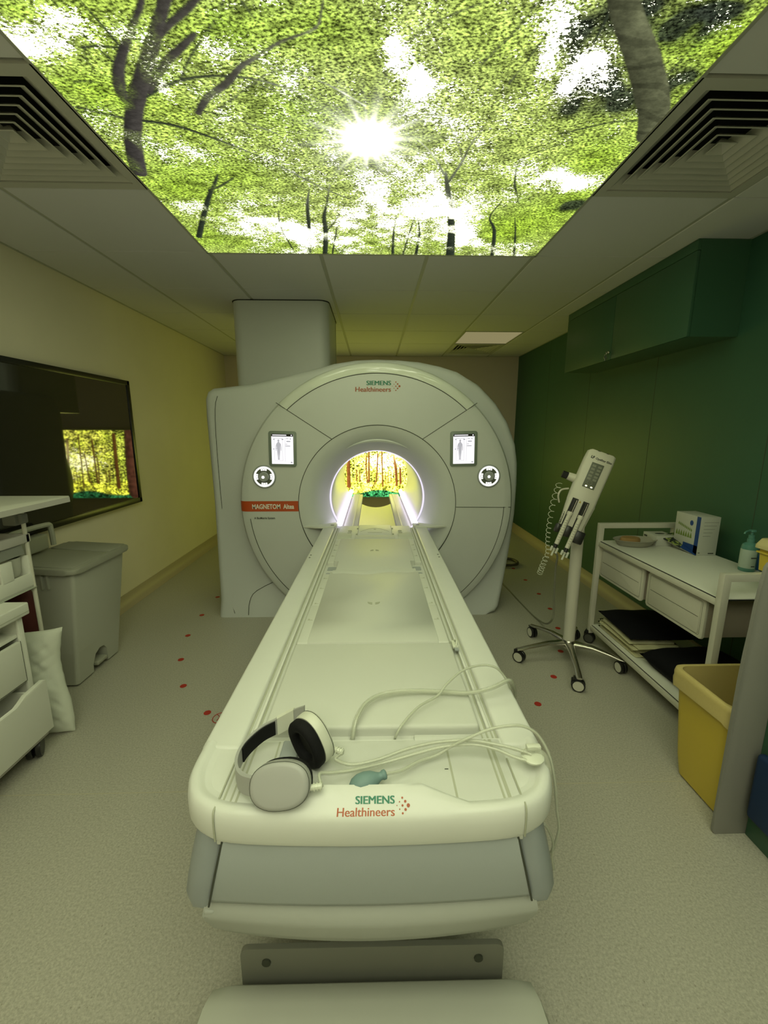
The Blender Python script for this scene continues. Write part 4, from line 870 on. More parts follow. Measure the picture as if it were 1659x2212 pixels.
# ================================================================ RIGHT SIDE
t = thing('wall_cabinet', 'dark green cabinet mounted high on the green wall with a key in its door', 'wall cabinet', (1.95, 3.25, 1.98))
O = (-1.95, -3.25, -1.98)
b = B(O); b.box((1.82, 2.495, 1.98), (2.099, 4.05, 2.488)); b.make('cabinet_body', GREENC, t)
b = B(O); b.box((1.80, 2.495, 2.432), (1.82, 4.05, 2.488), .001); b.make('filler_strip', GREENC, t)
for y0, y1 in ((2.495, 3.275), (3.279, 4.05)):
    b = B(O); b.box((1.80, y0, 1.98), (1.819, y1, 2.429), .0015); d_ = b.make('cabinet_door', GREENC, t)
    if y0 < 3:
        pass
b = B(O); b.lathe([(0, -.004), (.009, -.004), (.010, 0)], (1.80, 3.31, 2.035), 'X', 16); lk = b.make('lock', CHROME, t)
ky = thing('cabinet_key', 'small silver key hanging in the lock of the green cabinet', 'key', (1.795, 3.31, 2.035))
b = B(); b.box((-.016, -.002, -.004), (.0, .002, .004)); b.prism([(.011*math.cos(a*.5236)-.002, -.008+.014*math.sin(a*.5236)) for a in range(12)], -.0015, .0015, 'XZ', M=Matrix.Translation((-.014, 0, 0)) @ Matrix.Rotation(1.2, 4, 'Z')); b.make('key_bow', CHROME, ky)
b = B(); b.tube([(-.016+.008*math.cos(a*.5236), .003, -.024+.010*math.sin(a*.5236)) for a in range(13)], .0012, 5); b.make('key_ring', CHROME, ky)
b = B(); b.box((-.022, -.002, -.062), (-.012, .0, -.034), .001); b.prism([(-.017+.013*math.cos(a*.5236), -.036+.012*math.sin(a*.5236)) for a in range(12)], -.0025, -.0005, 'XZ'); b.make('second_key', CHROME, ky)

# injector on its wheeled stand
t = thing('contrast_injector', 'white two-channel injector head on a wheeled pole beside the green wall', 'injector stand', (1.25, 2.44, 0))
O = (-1.25, -2.44, 0)
cx, cy = 1.25, 2.44
feet = [(.925, 2.41), (1.155, 2.10), (1.50, 2.27), (1.13, 2.73), (1.415, 2.69)]
for (fx, fy), fa in zip(feet, (.75, 1.1, .1, .15, .3)):
    v = Vector((fx-cx, fy-cy, 0)); L = v.length; v.normalize(); n_ = Vector((-v.y, v.x, 0)); rings = []
    for s_, wd, zt, zb in ((.02, .030, .128, .085), (.06, .028, .130, .092), (.14, .021, .128, .100), (L-.06, .017, .108, .085), (L-.01, .019, .096, .076), (L+.018, .016, .090, .078)):
        c = Vector((cx, cy, 0))+v*s_
        ring = []
        for k in range(12):
            a = 2*math.pi*k/12; ring.append(c+n_*wd*math.cos(a)+Vector((0, 0, (zt+zb)/2+(zt-zb)/2*math.sin(a))))
        rings.append(ring)
    lg = B(O).loft(rings).make('base_leg', CHROME, t, 60)
    ob = caster('caster', (fx, fy), .037, .042, BLACKP, STEELW, lg, O, fa, h=.082)
B(O).lathe([(0, .135), (.036, .135), (.042, .125), (.05, .10), (.045, .085), (0, .085)], (cx, cy, 0), 'Z', 24).make('base_hub', CHROME, t)
b = B(O); b.cyl((cx, cy, .13), (cx, cy+.005, 1.02), .0355, .0335, 28); b.make('pole', STEELW, t)
# head, built in its own tilted frame
u = Vector((.38, .10, .92)).normalized(); n_ = Vector((-.20, -.93, .25)); n_ = (n_-u*n_.dot(u)).normalized(); wv = u.cross(n_).normalized()
if wv.x < 0: wv = -wv
HC = (1.262-cx, 2.36-cy, 1.19)
HM = frame(HC, wv, u, n_)
b = B(); rr = []
def hring(uv, hw, d, rd=.03, wo=0, f=.012):
    # cross-section in the (w, n) plane: flat front, deep rounded back
    pts = []
    for a in range(0, 181, 15):
        A = math.radians(a); pts.append((wo+hw*1.22*math.cos(A) if a < 90 else wo+hw*1.08*math.cos(A), -d*.35-d*.65*math.sin(A)))
    pts = [(wo+hw-.006, 0), (wo+hw*1.06, -.006), (wo+hw*1.18, -.03)]+pts+[(wo-hw*1.05, -.03), (wo-hw*1.02, -.006), (wo-hw+.006, 0)]
    return [HM @ Vector((p[0], uv, p[1])) for p in pts]
rr = [hring(.148, .060, .10), hring(.142, .070, .12), hring(.10, .072, .14), hring(-.06, .072, .145), hring(-.12, .072, .12), hring(-.16, .072, .09), hring(-.24, .066, .07), hring(-.34, .060, .05)]
b.loft(rr); head = b.make('injector_head', STEELW, t, 50)
def loc_box(name, m, parent, lo, hi, bev=.0):
    b = B(); b.box(lo, hi, bev, M=HM); return b.make(name, m, parent)
loc_box('rear_notch', BLACKP, head, (-.030, .1465, -.03), (-.016, .1495, .002)); loc_box('rear_notch', BLACKP, head, (.018, .1465, -.03), (.032, .1495, .002))
loc_box('keypad', mat('keypad_grey', (.13, .14, .11), .5), head, (-.034, -.072, .0), (.034, .078, .0022), .001)
b = B()
for k, (a_, c_) in enumerate([(-.016, .06), (.016, .06), (-.016, .04), (.016, .04), (-.016, .02), (.016, .02), (-.016, 0), (.016, 0), (-.016, -.018), (.016, -.018)]):
    b.box((a_-.010, c_-.006, .0022), (a_+.010, c_+.006, .0030), M=HM)
b.tube([HM @ Vector((-.003+.013*math.cos(q*.5236), -.040+.013*math.sin(q*.5236), .0028)) for q in range(13)], .0015, 5)
b.make('keypad_button', mat('button_grey', (.24, .25, .2), .5), head)
for x in (-.014, .016):
    b = B(); b.prism([(x+.006*math.cos(q*.6283), -.062+.004*math.sin(q*.6283)) for q in range(10)], .0022, .0034, 'XY', M=HM); b.make('led', LEDW, head)
text('LF', .020, 'lettering', TXD, head, HM @ Matrix.Translation((-.052, .098, .0006)), bold=.001)
text('OptiStar Elite', .0165, 'lettering', TXD, head, HM @ Matrix.Translation((-.025, .098, .0006)), bold=.0004)
# side knob and collar
b = B(); b.tube([HM @ Vector((-.07, -.035, -.06)), HM @ Vector((-.105, -.035, -.06)), HM @ Vector((-.118, -.035, -.06))], lambda q: .026-.004*q, 18); b.make('knob_collar', STEELW, head)
b = B(); b.tube([HM @ Vector((-.118, -.035, -.06)), HM @ Vector((-.150, -.035, -.06))], .021, 8); b.make('clamp_knob', BLACKP, head, 20)
# syringe bays
for x in (-.036, .026):
    b = B(); b.box((x-.017, -.335, .0004), (x+.017, -.150, .0020), M=HM); b.make('syringe_bay', BLACKP, head)
b = B(); b.prism([(-.007, -.150), (.0, -.163), (-.012, -.163)][::1], .0005, .0012, 'XY', M=HM @ Matrix.Translation((.0, -.004, .0))); b.make('warning_mark', mat('warning_yellow', (.45, .33, .02), .5), head)
text('< Mallinckrodt >', .012, 'lettering', TXD, head, HM @ Matrix.Translation((-.0600, -.325, .0006)) @ Matrix.Rotation(math.pi/2, 4, 'Z'), bold=.0003)
for lo, hi in (((-.074, -.372, -.05), (-.050, -.318, .010)), ((-.023, -.378, -.05), (.013, -.312, .012)), ((.038, -.392, -.06), (.092, -.318, .012))):
    loc_box('end_bumper', BLACKP, head, lo, hi, .008)
# bracket to the pole
b = B(); b.tube([HM @ Vector((.0, -.08, -.13)), (0.0, .0, 1.00)], .030, 12); b.make('pivot', STEELW, t)
# syringes are lifted out after use: things of their own
for i, (x, lab) in enumerate(((-.036, 'clear syringe in the left channel of the injector'), (.026, 'clear syringe in the right channel of the injector'))):
    sy = thing('syringe', lab, 'syringe', (cx, cy, 0), 0, 'syringes in the injector')
    Q = lambda a_, w_=0: HM @ Vector((x+w_, a_, .014))
    b = B(); b.tube([Q(-.235), Q(-.255)], .016, 14); b.tube([Q(-.255), Q(-.258), Q(-.43), Q(-.437)], lambda q: .0125, 14); b.make('barrel', STEELW, sy)
    b = B(); b.tube([Q(-.16), Q(-.235)], .010, 10); b.make('plunger', BLACKP, sy)
    b = B(); b.box((x+.003, -.235, .021), (x+.007, -.16, .0245), M=HM); b.make('plunger_rod', CHROME, sy)
    b = B(); b.tube([Q(-.437), Q(-.462)], .0115, 12); b.make('stopper', BLACKP, sy)
    b = B(); b.tube([Q(-.462), Q(-.475), Q(-.480), Q(-.51)], lambda q: .012 if q < .3 else .006, 12); b.box((x-.022, -.485, .008), (x-.010, -.455, .020), .002, M=HM); b.box((x+.010, -.49, .008), (x+.022, -.455, .020), .002, M=HM); b.make('tip', SYR, sy)
    b = B()
    for k in range(9): b.box((x-.008, -.29-.015*k, .0262), (x+.004, -.2885-.015*k, .0270), M=HM)
    b.make('scale_mark', TXD, sy)
# coiled line hanging from the head
b = B(); pts = []
p0 = HM @ Vector((-.125, -.08, -.02)); p0 = Vector((p0.x+cx, p0.y+cy, p0.z))
path = catmull([Vector(p) for p in [(1.07,2.36,1.149),(1.035,2.34,1.044),(1.018,2.33,0.924),(1.015,2.33,0.827),(1.019,2.33,0.743),(0.997,2.33,0.666),(0.983,2.33,0.62)]], 30)
n = len(path)
for i, p in enumerate(path):
    a = 2*math.pi*i/8.6; tt = i/n; rr_ = .017*(1-.55*tt) if tt < .7 else .016
    pts.append(p+Vector((math.cos(a)*rr_, math.sin(a)*rr_*.8, math.sin(a)*.006)))
tag(b.tube(pts, .0016, 5).make('coiled_tubing', SYR), 'thin clear coiled line hanging beside the injector syringes', 'tubing')
tag(B().tube([(1.122,2.35,1.123),(1.077,2.34,1.117),(1.061,2.34,1.085),(1.074,2.35,1.043)], .005, 8, smooth=6).make('link_hose', STEELW), 'short white hose looping at the side of the injector head', 'hose')
tag(B().tube([(1.064,2.34,0.748),(1.085,2.34,0.719),(1.099,2.38,0.625),(1.123,2.42,0.43),(1.134,2.43,0.317),(1.129,2.45,0.254),(1.181,2.629,0.15),(1.264,2.911,0.03),(1.264,3.076,0.006),(1.251,3.363,0.006),(1.245,3.621,0.006),(1.233,3.839,0.006)], .006, 7, smooth=6).make('injector_cable', mat('cable_grey', (.20, .20, .15), .5)), 'grey cable running from the injector across the floor to the scanner', 'cable')
tag(B().tube([(1.423,4.475,0.02),(1.507,4.507,0.02),(1.57,4.471,0.02),(1.587,4.37,0.02),(1.53,4.29,0.02),(1.414,4.277,0.02),(1.364,4.31,0.02)], .016, 8, smooth=6).make('floor_hose', mat('hose_dark', (.06, .055, .035), .5)), 'dark hose looping out on the floor behind the scanner', 'hose')

# trolley
t = thing('instrument_trolley', 'white metal trolley with two hanging drawers standing by the green wall', 'trolley', (1.75, 2.15, 0))
O = (-1.75, -2.15, 0); w_ = .015
for y in (1.655, 2.645):
    b = B(O); b.prism([(1.485, .075), (1.485, .852), (2.015, .852), (2.015, .075), (1.985, .075), (1.985, .822), (1.515, .822), (1.515, .075)], y-w_, y+w_, 'XZ', bev=.003); b.make('end_frame', STEELW, t)
for x_, z_ in ((1.488, .70), (1.99, .70), (1.488, .105), (1.99, .105)): B(O).box((x_, 1.665, z_), (x_+.022, 2.635, z_+.028), .003).make('side_bar', STEELW, t)
b = B(O); b.box((1.502, 1.66, .725), (2.0, 2.64, .735), .002); b.make('top_shelf', MELA, t)
for lo, hi in (((1.4990, 1.672, .7275), (1.5022, 2.628, .7325)), ((1.4990, 1.672, .1325), (1.5022, 2.628, .1365)), ((1.52, 1.653, .7275), (1.98, 1.6595, .7315))): B(O).box(lo, hi).make('shelf_rubber', BLACKP, t)
b = B(O); b.box((1.502, 1.66, .130), (2.0, 2.64, .139), .002); b.make('lower_shelf', MELA, t)
for y0, y1 in ((1.748, 2.148), (2.192, 2.63)):
    b = B(O); b.box((1.528, y0, .503), (1.97, y1, .69), .006); dr = b.make('drawer', mat('drawer_side', (.36, .31, .25), .5) if y0 < 2 else bpy.data.materials['drawer_side'], t)
    b = B(O); b.prism(rrect(y0-.003, .496, y1+.003, .688, .012), 1.516, 1.529, 'YZ', bev=.004); fr_ = b.make('drawer_front', STEELW, dr)
    b = B(O); b.prism(rrect(y0+.022, .516, y1-.022, .672, .008), 1.512, 1.518, 'YZ', bev=.002); b.make('drawer_panel', STEELW, dr)
    b = B(O); b.box((1.5113, y0+.03, .596), (1.5121, y1-.03, .598)); b.tube([(1.5165, y, z) for y, z in rrect(y0+.016, .510, y1-.016, .676, .010, 3)], .0013, 4, closed=True); b.make('drawer_line', SEAM, dr)
for x, y in ((1.5, 1.655), (1.5, 2.645), (2.0, 1.655), (2.0, 2.645)): caster('caster', (x, y), .036, .045, BLACKP, mat('trolley_hub', (.07, .07, .06), .5) if (x, y) == (1.5, 1.655) else bpy.data.materials['trolley_hub'], t, O, .8, h=.09)

# things on the trolley
g = thing('glove_box', 'tall white carton with green figures and a blue band on the trolley', 'carton', (1.93, 2.385, .735))
O = (-1.93, -2.385, -.735)
b = B(O); b.box((1.877, 2.287, .7355), (1.993, 2.482, .962), .001); b.make('carton', CARTON, g)
b = B(O); b.box((1.8762, 2.2865, .7365), (1.8768, 2.315, .961)); b.box((1.8762, 2.2865, .7365), (1.8768, 2.40, .79)); b.make('blue_band', BLUE, g)
b = B(O)
for k in range(9):
    y = 2.45-.013*k; z = .885-.003*k; b.prism([(y, z), (y+.006, z+.008), (y+.003, z+.022), (y-.004, z+.010)], 1.8762, 1.8768, 'YZ')
for k in range(7):
    y = 2.46-.019*k; z = .825; b.prism([(y-.007, z), (y+.009, z), (y+.006, z+.018), (y+.001, z+.034), (y-.004, z+.016)], 1.8762, 1.8768, 'YZ')
b.make('print_figure', LEAFP, g)
b = B(O); b.prism([(2.352+.013*math.cos(a*.5236), .915+.016*math.sin(a*.5236)) for a in range(12)], 1.8762, 1.8768, 'YZ'); b.make('round_seal', BLUE, g)
b = B(O)
for k in range(5): b.box((1.90, 2.2862, .93-.02*k), (1.985-.01*k, 2.2868, .931-.02*k))
b.box((1.945, 2.2862, .744), (1.978, 2.2868, .750)); b.box((1.885, 2.2862, .748), (1.896, 2.2868, .752)); b.make('small_print', TXD, g)
# printed packet propped against the carton
lf = thing('printed_packet', 'open patterned green and blue packet leaning against the tall carton', 'packet', (1.79, 2.385, .735))
A4, B4, C4, D4, E4 = [Vector(p) for p in [(1.81,2.523,0.795),(1.959,2.569,0.81),(1.929,2.363,0.775),(1.871,2.281,0.737),(1.827,2.38,0.765)]]
pm, n, l = nt('packet_pattern'); bb = n['Principled BSDF']; tc = n.new('ShaderNodeTexCoord'); vo = n.new('ShaderNodeTexVoronoi'); vo.inputs['Scale'].default_value = 75
l.new(tc.outputs['Object'], vo.inputs['Vector']); rp = n.new('ShaderNodeValToRGB'); rp.color_ramp.interpolation = 'CONSTANT'; rp.color_ramp.elements[0].color = (.012, .018, .02, 1); rp.color_ramp.elements[1].position = .42; rp.color_ramp.elements[1].color = (.03, .06, .02, 1)
e_ = rp.color_ramp.elements.new(.72); e_.color = (.30, .36, .10, 1); l.new(vo.outputs['Color'], rp.inputs['Fac']); l.new(rp.outputs[0], bb.inputs['Base Color'])
dn = Vector((0, 0, -.006)); of = (-1.79, -2.385, -.735)
def lerp(a, c, t): return a+(c-a)*t
b = B(of); b.loft([[A4, B4, lerp(B4, C4, .55), lerp(A4, D4, .6)], [p+dn for p in (A4, B4, lerp(B4, C4, .55), lerp(A4, D4, .6))]]); b.make('packet_face', pm, lf)
b = B(of); b.loft([[lerp(A4, D4, .6), lerp(B4, C4, .55), C4, D4], [p+dn*.3 for p in (lerp(A4, D4, .6), lerp(B4, C4, .55), C4, D4)]]); b.make('packet_band', BLUE, lf)
b = B(of); g0 = Vector((0, 0, -.0065)); gz = lambda p: Vector((p.x, p.y+.05, .7358)); b.loft([[A4+g0, lerp(A4, D4, .5)+g0, D4+g0*.3], [gz(A4)+Vector((.10, 0, 0)), gz(lerp(A4, D4, .5))+Vector((.06, 0, 0)), gz(D4)+Vector((0, 0, 0))]]); b.make('packet_body', CARTON, lf)
g = thing('small_glove_box', 'small flat white carton lying behind the paper tray', 'carton', (1.83, 2.56, .735))
b = B((-1.83, -2.56, -.735)); b.box((1.775, 2.49, .7355), (1.90, 2.62, .80), .001); b.make('carton', CARTON, g)
b = B((-1.83, -2.56, -.735)); b.prism([(1.838+.03*math.cos(a*.5236), 2.555+.018*math.sin(a*.5236)) for a in range(12)], .8002, .8008, 'XY'); b.box((1.7742, 2.58, .775), (1.7748, 2.61, .785)); b.box((1.7742, 2.58, .755), (1.7748, 2.61, .765)); b.make('carton_print', TXD, g)
g = thing('pulp_tray', 'shallow grey paper tray at the far end of the trolley top', 'tray', (1.66, 2.50, .735))
b = B((-1.66, -2.50, -.735))
def ov(a, s_, z): return (1.655+.125*s_*math.cos(a)*(1+.1*math.cos(2*a)), 2.515+.085*s_*math.sin(a), z)
A_ = [2*math.pi*k/28 for k in range(28)]
b.loft([[ov(a, .70, .736) for a in A_], [ov(a, .80, .745) for a in A_], [ov(a, .94, .775) for a in A_], [ov(a, 1.0, .778) for a in A_], [ov(a, .99, .774) for a in A_], [ov(a, .9, .771) for a in A_], [ov(a, .76, .746) for a in A_]], cap=True); b.make('tray_body', CARD, g, 50)
b = B(); rings = [[(1.63+.06*s_*math.cos(a), 2.525+.045*s_*math.sin(a), z) for a in A_] for z, s_ in ((.748, .9), (.755, 1), (.775, 1), (.785, .9), (.787, .6))]
tag(b.loft(rings).make('sponge', TAN), 'round tan sponge lying in the grey paper tray', 'sponge')
g = thing('hand_gel_bottle', 'teal pump bottle of hand gel on the trolley near the wall', 'pump bottle', (1.935, 2.02, .735))
b = B((0, 0, 0)); b.lathe([(0, .001), (.032, .001), (.035, .006), (.035, .125), (.032, .140), (.020, .150), (.016, .152), (.016, .172), (0, .172)], (0, 0, 0), 'Z', 28); b.make('bottle', TEALP, g)
b = B(); b.lathe([(.0354, .02), (.0357, .022), (.0357, .115), (.0354, .117)], (0, 0, 0), 'Z', 20, 130, 290); lb = b.make('bottle_label', mat('gel_label', (.40, .48, .42), .5), g)
b = B(); b.box((-.012, -.0369, .03), (.006, -.0359, .035)); b.box((-.018, -.0369, .075), (.01, -.0359, .080)); b.make('label_print', TXD, lb)
b = B(); b.lathe([(0, .172), (.013, .172), (.013, .19), (.006, .192), (.006, .207), (.016, .209), (.016, .217), (0, .218)], (0, 0, 0), 'Z', 18); b.tube([(0, 0, .212), (-.03, -.008, .214), (-.048, -.012, .208), (-.052, -.013, .200)], .0045, 8, smooth=3); b.make('pump', TEALP, g)
g = thing('gel_bottle', 'small dark blue bottle standing beside the hand gel by the wall', 'bottle', (2.015, 2.03, .735))
b = B(); b.lathe([(0, .001), (.022, .001), (.022, .07), (.012, .08), (.012, .095), (0, .095)], (0, 0, 0), 'Z', 20); b.make('bottle', mat('deep_blue', (.02, .09, .22), .4), g)
# cushions and towels on the lower shelf
def cushion(name, label, x0, x1, y0, y1, z0, z1, rot, bulge=.012, m=CUSH):
    b = B(); nx = 16; cx_, cy_ = (x0+x1)/2, (y0+y1)/2; hx, hy = (x1-x0)/2, (y1-y0)/2
    for sgn in (1, -1):
        g = []
        for j in range(nx+1):
            row = []
            for i in range(nx+1):
                u = 2*i/nx-1; v = 2*j/nx-1; e = ((1-abs(u)**6)*(1-abs(v)**6))**.5
                zz = (z0+z1)/2+sgn*((z1-z0)/2*e)+(bulge*(1-u*u)*(1-v*v)+.003*math.sin(u*7+v*5))*e*(sgn > 0)
                row.append(b.bm.verts.new((hx*u, hy*v, max(zz, z0))))
            g.append(row)
        for j in range(nx):
            for i in range(nx): b.bm.faces.new((g[j][i], g[j][i+1], g[j+1][i+1], g[j+1][i]))
    M = Matrix.Translation((cx_, cy_, 0)) @ Matrix.Rotation(rot, 4, 'Z')
    for v in b.bm.verts: v.co = M @ v.co
    return tag(b.make(name, m, None, 70), label, 'cushion' if m is CUSH else 'towel')
for k in range(6):
    cushion('folded_towel', 'folded pale yellow cloth in the stack under the flat black cushion', 1.530+.012*((k*5) % 3)-.004*k, 1.80, 2.195+.012*((k*7) % 4), 2.61-.012*((k*3) % 4), .1395+.0125*k, .1395+.0125*(k+1)-.0004, .05*math.sin(k*2.2), .0005, TOWEL)['group'] = 'folded cloths under the cushion'
cs = cushion('positioning_cushion', 'flat black square cushion on the yellow cloths, lower trolley shelf', 1.525, 1.935, 2.225, 2.625, .2165, .262, -.04)
cs2 = cushion('positioning_cushion', 'large black wedge cushion nearest the yellow bin on the lower shelf', 1.535, 1.985, 1.70, 2.17, .1395, .245, .05, .030)
b = B(); b.box((1.86, 2.268, .252), (1.885, 2.30, .2555)); tg = b.make('cushion_tag', STEELW); tg.parent = cs

# yellow bin
t = thing('yellow_bin', 'open yellow plastic bin with a folded liner, in front of the trolley', 'bin', (1.43, 1.40, 0))
O = (-1.43, -1.40, 0)
def yr(z, i=0): 
    f = z/.48; return [(x, y, z) for x, y in rrect(1.297-.040*f+i, 1.290-.020*f+i, 1.585+.03*f-i, 1.530+.022*f-i, .035-min(i, .01), 5)]
b = B(O); b.loft([yr(.004, .02), yr(.012, .006), yr(.10), yr(.30), yr(.455), yr(.47, -.006), yr(.482, -.006), yr(.484, -.001), yr(.47, .006), yr(.05, .006), yr(.03, .02)]); b.make('bin_body', YEL, t, 50)
b = B(O)
for y in (1.36, 1.47):
    b.tube([(1.268+.0, y, .44), (1.285, y, .25), (1.298, y, .08)], .006, 6)
b.make('body_rib', YEL, t)
b = B(O); rng2 = random.Random(4)
def yl(z, out, wob, zw=0): return [(p[0]+(out*(1 if p[0] > 1.43 else -1))*1, p[1]+(out*(1 if p[1] > 1.40 else -1)), z+zw*math.sin(k*1.7)) for k, p in enumerate(yr(.46))]
def yi(z): return [(p[0], p[1], z) for p in yr(z, .010)]
b.loft([yl(.412, .012, 0, .006), yl(.44, .014, 0, .003), yl(.455, .012, 0), yl(.47, .013, 0), yl(.486, .010, 0), yl(.4905, .004, 0), yl(.488, -.006, 0), yi(.44), yi(.25), yi(.06)], cap=False); b.make('bin_liner', YELB, t, 60)

# low cabinet with its grey end post, foreground right
t = thing('low_cabinet', 'low dark green cabinet side with a tall grey end post, right foreground', 'cabinet', (1.7, .9, 0))
O = (-1.7, -.9, 0)
b = B(O); b.box((1.354, .30, .0), (2.08, 1.238, .94), .002); b.make('cabinet_body', GREENC, t)
b = B(O); b.box((1.345, .28, .94), (2.085, 1.245, .965), .004); b.make('cabinet_top', mat('worktop_grey', (.16, .17, .13), .5), t)
b = B(O); b.prism([(1.245, .0), (1.358, .0), (1.358, 1.035), (1.262, 1.035), (1.2535, 1.02), (1.2475, .94), (1.2435, .88), (1.2415, .80), (1.237, .72), (1.2345, .62), (1.2335, .02), (1.2365, .006)], 1.2385, 1.2515, 'XZ', bev=.002); b.make('end_post', ALU, t)
bl = B(); bl.box((1.318, .88, .10), (1.3535, 1.222, .36), .03, 4); tag(bl.make('blue_container', BLUEP), 'dark blue plastic container against the low green cabinet, right edge', 'container')
g = thing('sharps_container', 'yellow sharps container with a pale lid resting on the near end rail of the trolley', 'sharps container', (1.755, 1.66, .852))
b = B(); b.loft([[(x, y, z) for x, y in rrect(-.085*k, -.045, .085*k, .045, .012)] for z, k in ((.001, .86), (.10, .98))]); b.box((-.089, -.048, .078), (.089, .048, .086), .002); b.make('container_body', YEL, g)
b = B(); b.loft([[(x*s_, y*s_, z) for x, y in rrect(-.097, -.055, .097, .055, .014)] for z, s_ in ((.100, 1), (.114, 1), (.120, .96), (.140, .84), (.142, .80))]); b.make('lid', mat('pale_yellow', (.60, .52, .26), .45), g)
# patterned bag hanging at the near end of the trolley
b = B(); rings = []
for z, s_ in ((.30, .7), (.33, 1), (.42, 1.08), (.52, 1.0), (.60, .9), (.66, .75), (.70, .35)):
    rings.append([(1.90+.055*s_*math.cos(a)+.006*math.sin(3*a+z*30), 1.60+.035*s_*math.sin(a), z) for a in A_])
bagm, n, l = nt('bag_pattern'); bb = n['Principled BSDF']; tc = n.new('ShaderNodeTexCoord'); vo = n.new('ShaderNodeTexVoronoi'); vo.inputs['Scale'].default_value = 26
l.new(tc.outputs['Object'], vo.inputs['Vector']); rp = n.new('ShaderNodeValToRGB'); rp.color_ramp.interpolation = 'CONSTANT'; rp.color_ramp.elements[0].color = (.20, .02, .01, 1); rp.color_ramp.elements[1].position = .45; rp.color_ramp.elements[1].color = (.38, .25, .06, 1)
e_ = rp.color_ramp.elements.new(.7); e_.color = (.02, .02, .015, 1); l.new(vo.outputs['Color'], rp.inputs['Fac']); l.new(rp.outputs[0], bb.inputs['Base Color'])
tag(b.loft(rings).make('patterned_bag', bagm), 'red and yellow patterned bag hanging at the near end of the trolley', 'bag')

# ================================================================ ON THE TABLE
t = thing('headphones', 'white over-ear headphones with black pads lying on the near end of the table', 'headphones', (-.19, .76, .735))
O = (.19, -.76, -.735)
def cup(cn, fwd, up, rx, rz, depth, out):
    """cn centre of the outer face, fwd outward normal, up = long axis"""
    f_ = Vector(fwd).normalized(); u_ = Vector(up); u_ = (u_-f_*u_.dot(f_)).normalized(); s_ = u_.cross(f_)
    A = [2*math.pi*k/40 for k in range(40)]
    def ring(d, k): return [Vector(cn)+s_*(rx*k*math.copysign(abs(math.cos(a))**.85, math.cos(a)))+u_*(rz*k*math.copysign(abs(math.sin(a))**.85, math.sin(a)))+f_*d for a in A]
    sh = B(O).loft([ring(.000, .30), ring(-.0005, .80), ring(-.002, .93), ring(-.006, .985), ring(-.012, 1.0), ring(-.024, 1.0), ring(-.028, .96), ring(-.028, .5)]).make('ear_cup', out, t, 60)
    B(O).tube([p+f_*.0005 for p in ring(-.0068, .99)], .0007, 4, closed=True).make('cup_seam', SEAM, sh)
    pd = B(O).loft([ring(-.028, .90), ring(-.031, .97), ring(-.044, .97), ring(-.050, .90), ring(-.052, .78), ring(-.050, .62), ring(-.044, .56), ring(-.034, .54)], cap=False).make('ear_pad', BLACKF, t, 60)
    B(O).loft([ring(-.036, .56), ring(-.035, .01)], cap=True).make('pad_mesh', BLACK, pd)
    return f_, u_, s_
HPW = mat('headphone_white', (.38, .38, .37), .42)
HPW2 = mat('headphone_shell', (.66, .67, .58), .4)
cup((-.182, .676, .790), (-.08, -.88, .46), (1, -.02, .10), .0415, .058, .05, HPW)
cup((-.122, .820, .792), (.62, .72, .14), (-.30, .25, .95), .046, .056, .05, HPW2)
# band: a ribbon standing on edge
bp_ = catmull([Vector(p) for p in [(-.222, .692, .775), (-.262, .712, .768), (-.285, .750, .766), (-.284, .795, .768), (-.258, .835, .775), (-.224, .852, .784), (-.190, .860, .798), (-.160, .852, .815)]], 8)
def ribbon(b, pts, h0, h1, t0, t1, a=0, z=1, tilt=0):
    rings = []; n = len(pts)
    for i, p in enumerate(pts):
        d = (pts[min(i+1, n-1)]-pts[max(i-1, 0)]).normalized(); N = Vector((d.y, -d.x, 0)).normalized()
        up = (Vector((0, 0, 1))+N*tilt).normalized()
        rings.append([p+N*t0+up*h0, p+N*t1+up*h0, p+N*t1+up*h1, p+N*t0+up*h1])
    return b.loft(rings)
band = ribbon(B(O), bp_, -.019, .019, -.003, .003).make('headband', HPW, t, 50)
ribbon(B(O), bp_[22:40], -.0165, .0165, .0025, .0065).make('band_pad', BLACKF, band, 50)
ribbon(B(O), bp_[40:50], -.021, .021, -.005, .005).make('size_slider', HPW2, band, 50)
ribbon(B(O), bp_[3:12], -.021, .021, -.004, .004).make('size_slider', HPW, band, 50)
for p, d in (((-.118, .690, .775), (1, .1, .05)), ((-.082, .790, .770), (.90, -.42, .0))):
    d = Vector(d).normalized(); p = Vector(p); b = B(O); b.tube([p-d*.012, p+d*.016], .0055, 10)
    for k in range(3): b.tube([p+d*(.0+.006*k), p+d*(.002+.006*k)], .0075, 10)
    b.make('tube_connector', TUBEW, t)
def hose(name, label, pts, r, group=None, cat='tube', sm=6):
    o = B().tube(pts, r, 10, smooth=sm).make(name, TUBEM); tag(o, label, cat, group)
    i = B().tube(pts, r*.55, 6, smooth=sm).make('bore_highlight', TUBEW); i.parent = o
    return o
hose('headphone_tube', 'clear tube from the upper ear cup of the headphones to the white clip', [(-.068, .784, .770)]+[(-0.084,0.778,0.758),(-0.048,0.763,0.757),(0.01,0.773,0.76),(0.072,0.795,0.765),(0.145,0.808,0.77),(0.216,0.804,0.775),(0.274,0.789,0.775),(0.312,0.78,0.77),(0.337,0.772,0.765)], .0042)
hose('headphone_tube', 'clear tube from the front ear cup of the headphones to the white clip', [(-.103, .692, .775)]+[(-0.111,0.722,0.774),(-0.089,0.735,0.764),(-0.048,0.75,0.755),(0.02,0.772,0.752),(0.091,0.787,0.76),(0.154,0.8,0.765),(0.216,0.801,0.768),(0.264,0.79,0.765),(0.3,0.772,0.76),(0.331,0.761,0.758)], .0042)
